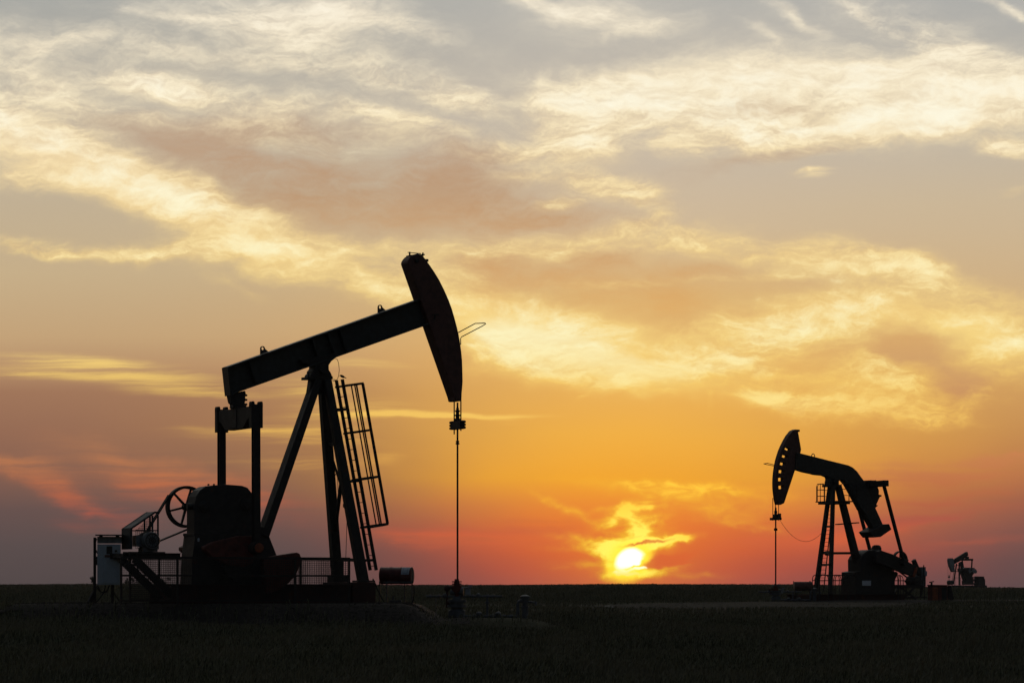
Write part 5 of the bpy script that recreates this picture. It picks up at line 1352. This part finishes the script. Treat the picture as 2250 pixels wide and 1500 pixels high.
m = MB(); c3, z3 = F3.at(*V3(1310, 880), -.4); m.annulus((c3, z3), .62, .74, -.5, -.36, 24)
for k in range(5): a = R(72 * k); m.bar((c3, -.43, z3), (c3 + .66 * math.cos(a), -.43, z3 + .66 * math.sin(a)), .1, .1)
m.build('sheave', M_FARSTEEL, pump3)
m = MB(); 
for y_ in (-.25, .25):
    a, b = F3.p3(*V3(918, 560), y_), F3.p3(*V3(858, 960), y_); m.bar(a, b, .05, .06)
for k in range(16):
    f = (k + .5) / 16; a, b = F3.p3(*V3(918 - 60 * f, 560 + 400 * f), -.25), F3.p3(*V3(918 - 60 * f, 560 + 400 * f), .25); m.bar((a[0], -.25, a[2]), (a[0], .25, a[2]), .03, .03)
m.build('ladder', M_FARSTEEL, pump3)
r3 = F3.p3(*V3(800, 800), 0)[0]
for y_ in (-.3, .3):
    MB().cyl((r3, y_, F3.at(*V3(800, 820), y_)[1]), (r3, y_, F3.at(*V3(800, 560), y_)[1]), .025, 5).build('bridle_cable', M_WIRE, pump3)
m = MB(); z0, z1 = F3.at(*V3(800, 832), 0)[1], F3.at(*V3(800, 770), 0)[1]; m.lathe((r3, 0, z0), (0, 0, 1), [(0, .22), (.12, .24), (.3, .12), ((z1 - z0), .04)], 10); m.build('carrier_bar', M_FARSTEEL, pump3)
m = MB(); m.cyl((r3, 0, 0.1), (r3, 0, z0), .05, 6); m.build('polished_rod', M_FARSTEEL, pump3)
m = MB(); 
for x_ in (908, 925, 1040, 1100): a = F3.p3(*V3(x_, 830), 1.2); m.cyl((a[0], 1.2, .0), (a[0], 1.2, a[2]), .035, 5)
a, b = F3.p3(*V3(905, 830), 1.2), F3.p3(*V3(1108, 830), 1.2); m.cyl(a, b, .035, 5); m.build('guard_rail', M_FARSTEEL, pump3)
m = MB()
for x_ in (1280, 1320, 1362): a = F3.p3(*V3(x_, 830), 1.2); m.cyl((a[0], 1.2, .0), (a[0], 1.2, a[2]), .035, 5)
a, b = F3.p3(*V3(1272, 832), 1.2), F3.p3(*V3(1366, 832), 1.2); m.cyl(a, b, .035, 5); a, b = F3.p3(*V3(1272, 950), 1.2), F3.p3(*V3(1366, 950), 1.2); m.cyl(a, b, .035, 5); m.build('guard_rail', M_FARSTEEL, pump3)
t3 = at_depth(*V3(822, 928), 580.0); tz = ground_z(t3[0], 580)
tk = thing('chemical_tank', 'small round ended tank on legs left of the farthest pump jack', 'tank', (t3[0], 580, tz))
m = MB(); hh = t3[2] - tz; m.lathe((-.64, 0, hh), (1, 0, 0), [(0, .2), (.08, .38), (.2, .44), (1.08, .44), (1.2, .38), (1.28, .2)], 20); m.build('shell', M_FARSTEEL, tk, smooth=True)
for sx in (-.4, .4):
    for sy in (-.2, .2): MB().bar((sx, sy, -.05), (sx, sy, max(hh - .35, .05)), .07, .07).build('leg', M_FARSTEEL, tk)

# stone by the track
SY_ = 121.0; s0 = at_depth(1338, 1324, SY_)
rk = MB(); rk.sphere((0, 0, 0), .15, (1.35, .9, .62)); 
for v in rk.bm.verts: v.co *= 1 + .22 * math.sin(v.co.x * 23 + v.co.z * 31) * math.cos(v.co.y * 27 + v.co.x * 11)
rk = rk.build('field_stone', M_ROCK, smooth=True); rk.location = (s0[0], SY_, ground_z(s0[0], SY_) + .04); tag(rk, 'pale stone lying in front of the field edge below the sun', 'stone')

# ================================================================== far shrubs on the skyline at left
M_LEAF = mat("dusk_foliage", (0.035, 0.045, 0.022), 0.8, vary=0.4, scale=2.0)
M_BARK = mat("bark", (0.05, 0.04, 0.03), 0.9)
def shrub(px, py_top, wpx, Y, label, seed, grp='shrubs and trees on the far skyline'):
    rng = random.Random(seed); x, _, zt = at_depth(px, py_top, Y); z0 = ground_z(x, Y); H = max(zt - z0, 1.2); Wd = wpx * Y / FPX / 2
    t = thing('tree', label, 'tree', (x, Y, z0 - .1), 0, grp)
    m = MB()
    m.tube([(0, 0, 0), (.05 * H, .02, H * .3), (.02 * H, .05, H * .65)], [.05 * H, .035 * H, .015 * H], 7)
    for k in range(5):
        a = rng.uniform(0, 6.28); m.tube([(.03 * H, .02, H * rng.uniform(.15, .45)), (math.cos(a) * Wd * .6, math.sin(a) * Wd * .6, H * rng.uniform(.5, .85))], [.02 * H, .008 * H], 5)
    m.build('trunk', M_BARK, t)
    V_, F_ = [], []
    clumps = [(rng.gauss(0, .45) * Wd, rng.gauss(0, .45) * Wd, H * rng.uniform(.35, .9), rng.uniform(.16, .34)) for _ in range(16)]
    for k in range(1500):
        cx_, cy_, cz_, cr = rng.choice(clumps)
        d = Vector((rng.gauss(0, 1), rng.gauss(0, 1), rng.gauss(0, .8))); d *= cr * min(Wd, H * .6) * rng.random() ** .4 / max(d.length, .1)
        p = Vector((cx_, cy_, cz_)) + d; p.z = min(max(p.z, .1), H * 1.02)
        s_ = .05 * H * rng.uniform(.5, 1.1); u = Vector((rng.gauss(0, 1), rng.gauss(0, 1), rng.gauss(0, 1))).normalized() * s_; w = u.cross(Vector((rng.gauss(0, 1), rng.gauss(0, 1), rng.gauss(0, 1))).normalized()) * .7
        b = len(V_); V_ += [tuple(p - u), tuple(p + w), tuple(p + u), tuple(p - w)]; F_.append((b, b + 1, b + 2, b + 3))
    mesh_obj('crown', V_, F_, M_LEAF, t)
    return t
shrub(203.5, 1263, 11, 560, 'lone scruffy tree on the skyline just left of the electrical cabinet', 1)
shrub(282, 1267, 34, 590, 'broad low tree on the skyline seen through the wire fence right of the electrical cabinet', 2)
shrub(316, 1269, 30, 600, 'second low tree on the skyline behind the motor deck braces', 3)
shrub(352, 1266, 44, 620, 'third and widest low tree on the skyline behind the pedestal end of the fence', 4)

# ================================================================== the evening air
m = MB(); m.box(-420, 420, -65, 1290, -1.2, 13.0)
haze = m.build('haze', bpy.data.materials.new('evening_air'))
haze['kind'] = 'stuff'
hm = haze.data.materials[0]; hm.use_nodes = True; ht = hm.node_tree; ht.nodes.clear()
hv = ht.nodes.new('ShaderNodeVolumePrincipled')
hv.inputs['Color'].default_value = (0.92, 0.90, 0.90, 1); hv.inputs['Density'].default_value = 0.00008
ho_ = ht.nodes.new('ShaderNodeOutputMaterial'); ht.links.new(hv.outputs[0], ho_.inputs['Volume'])
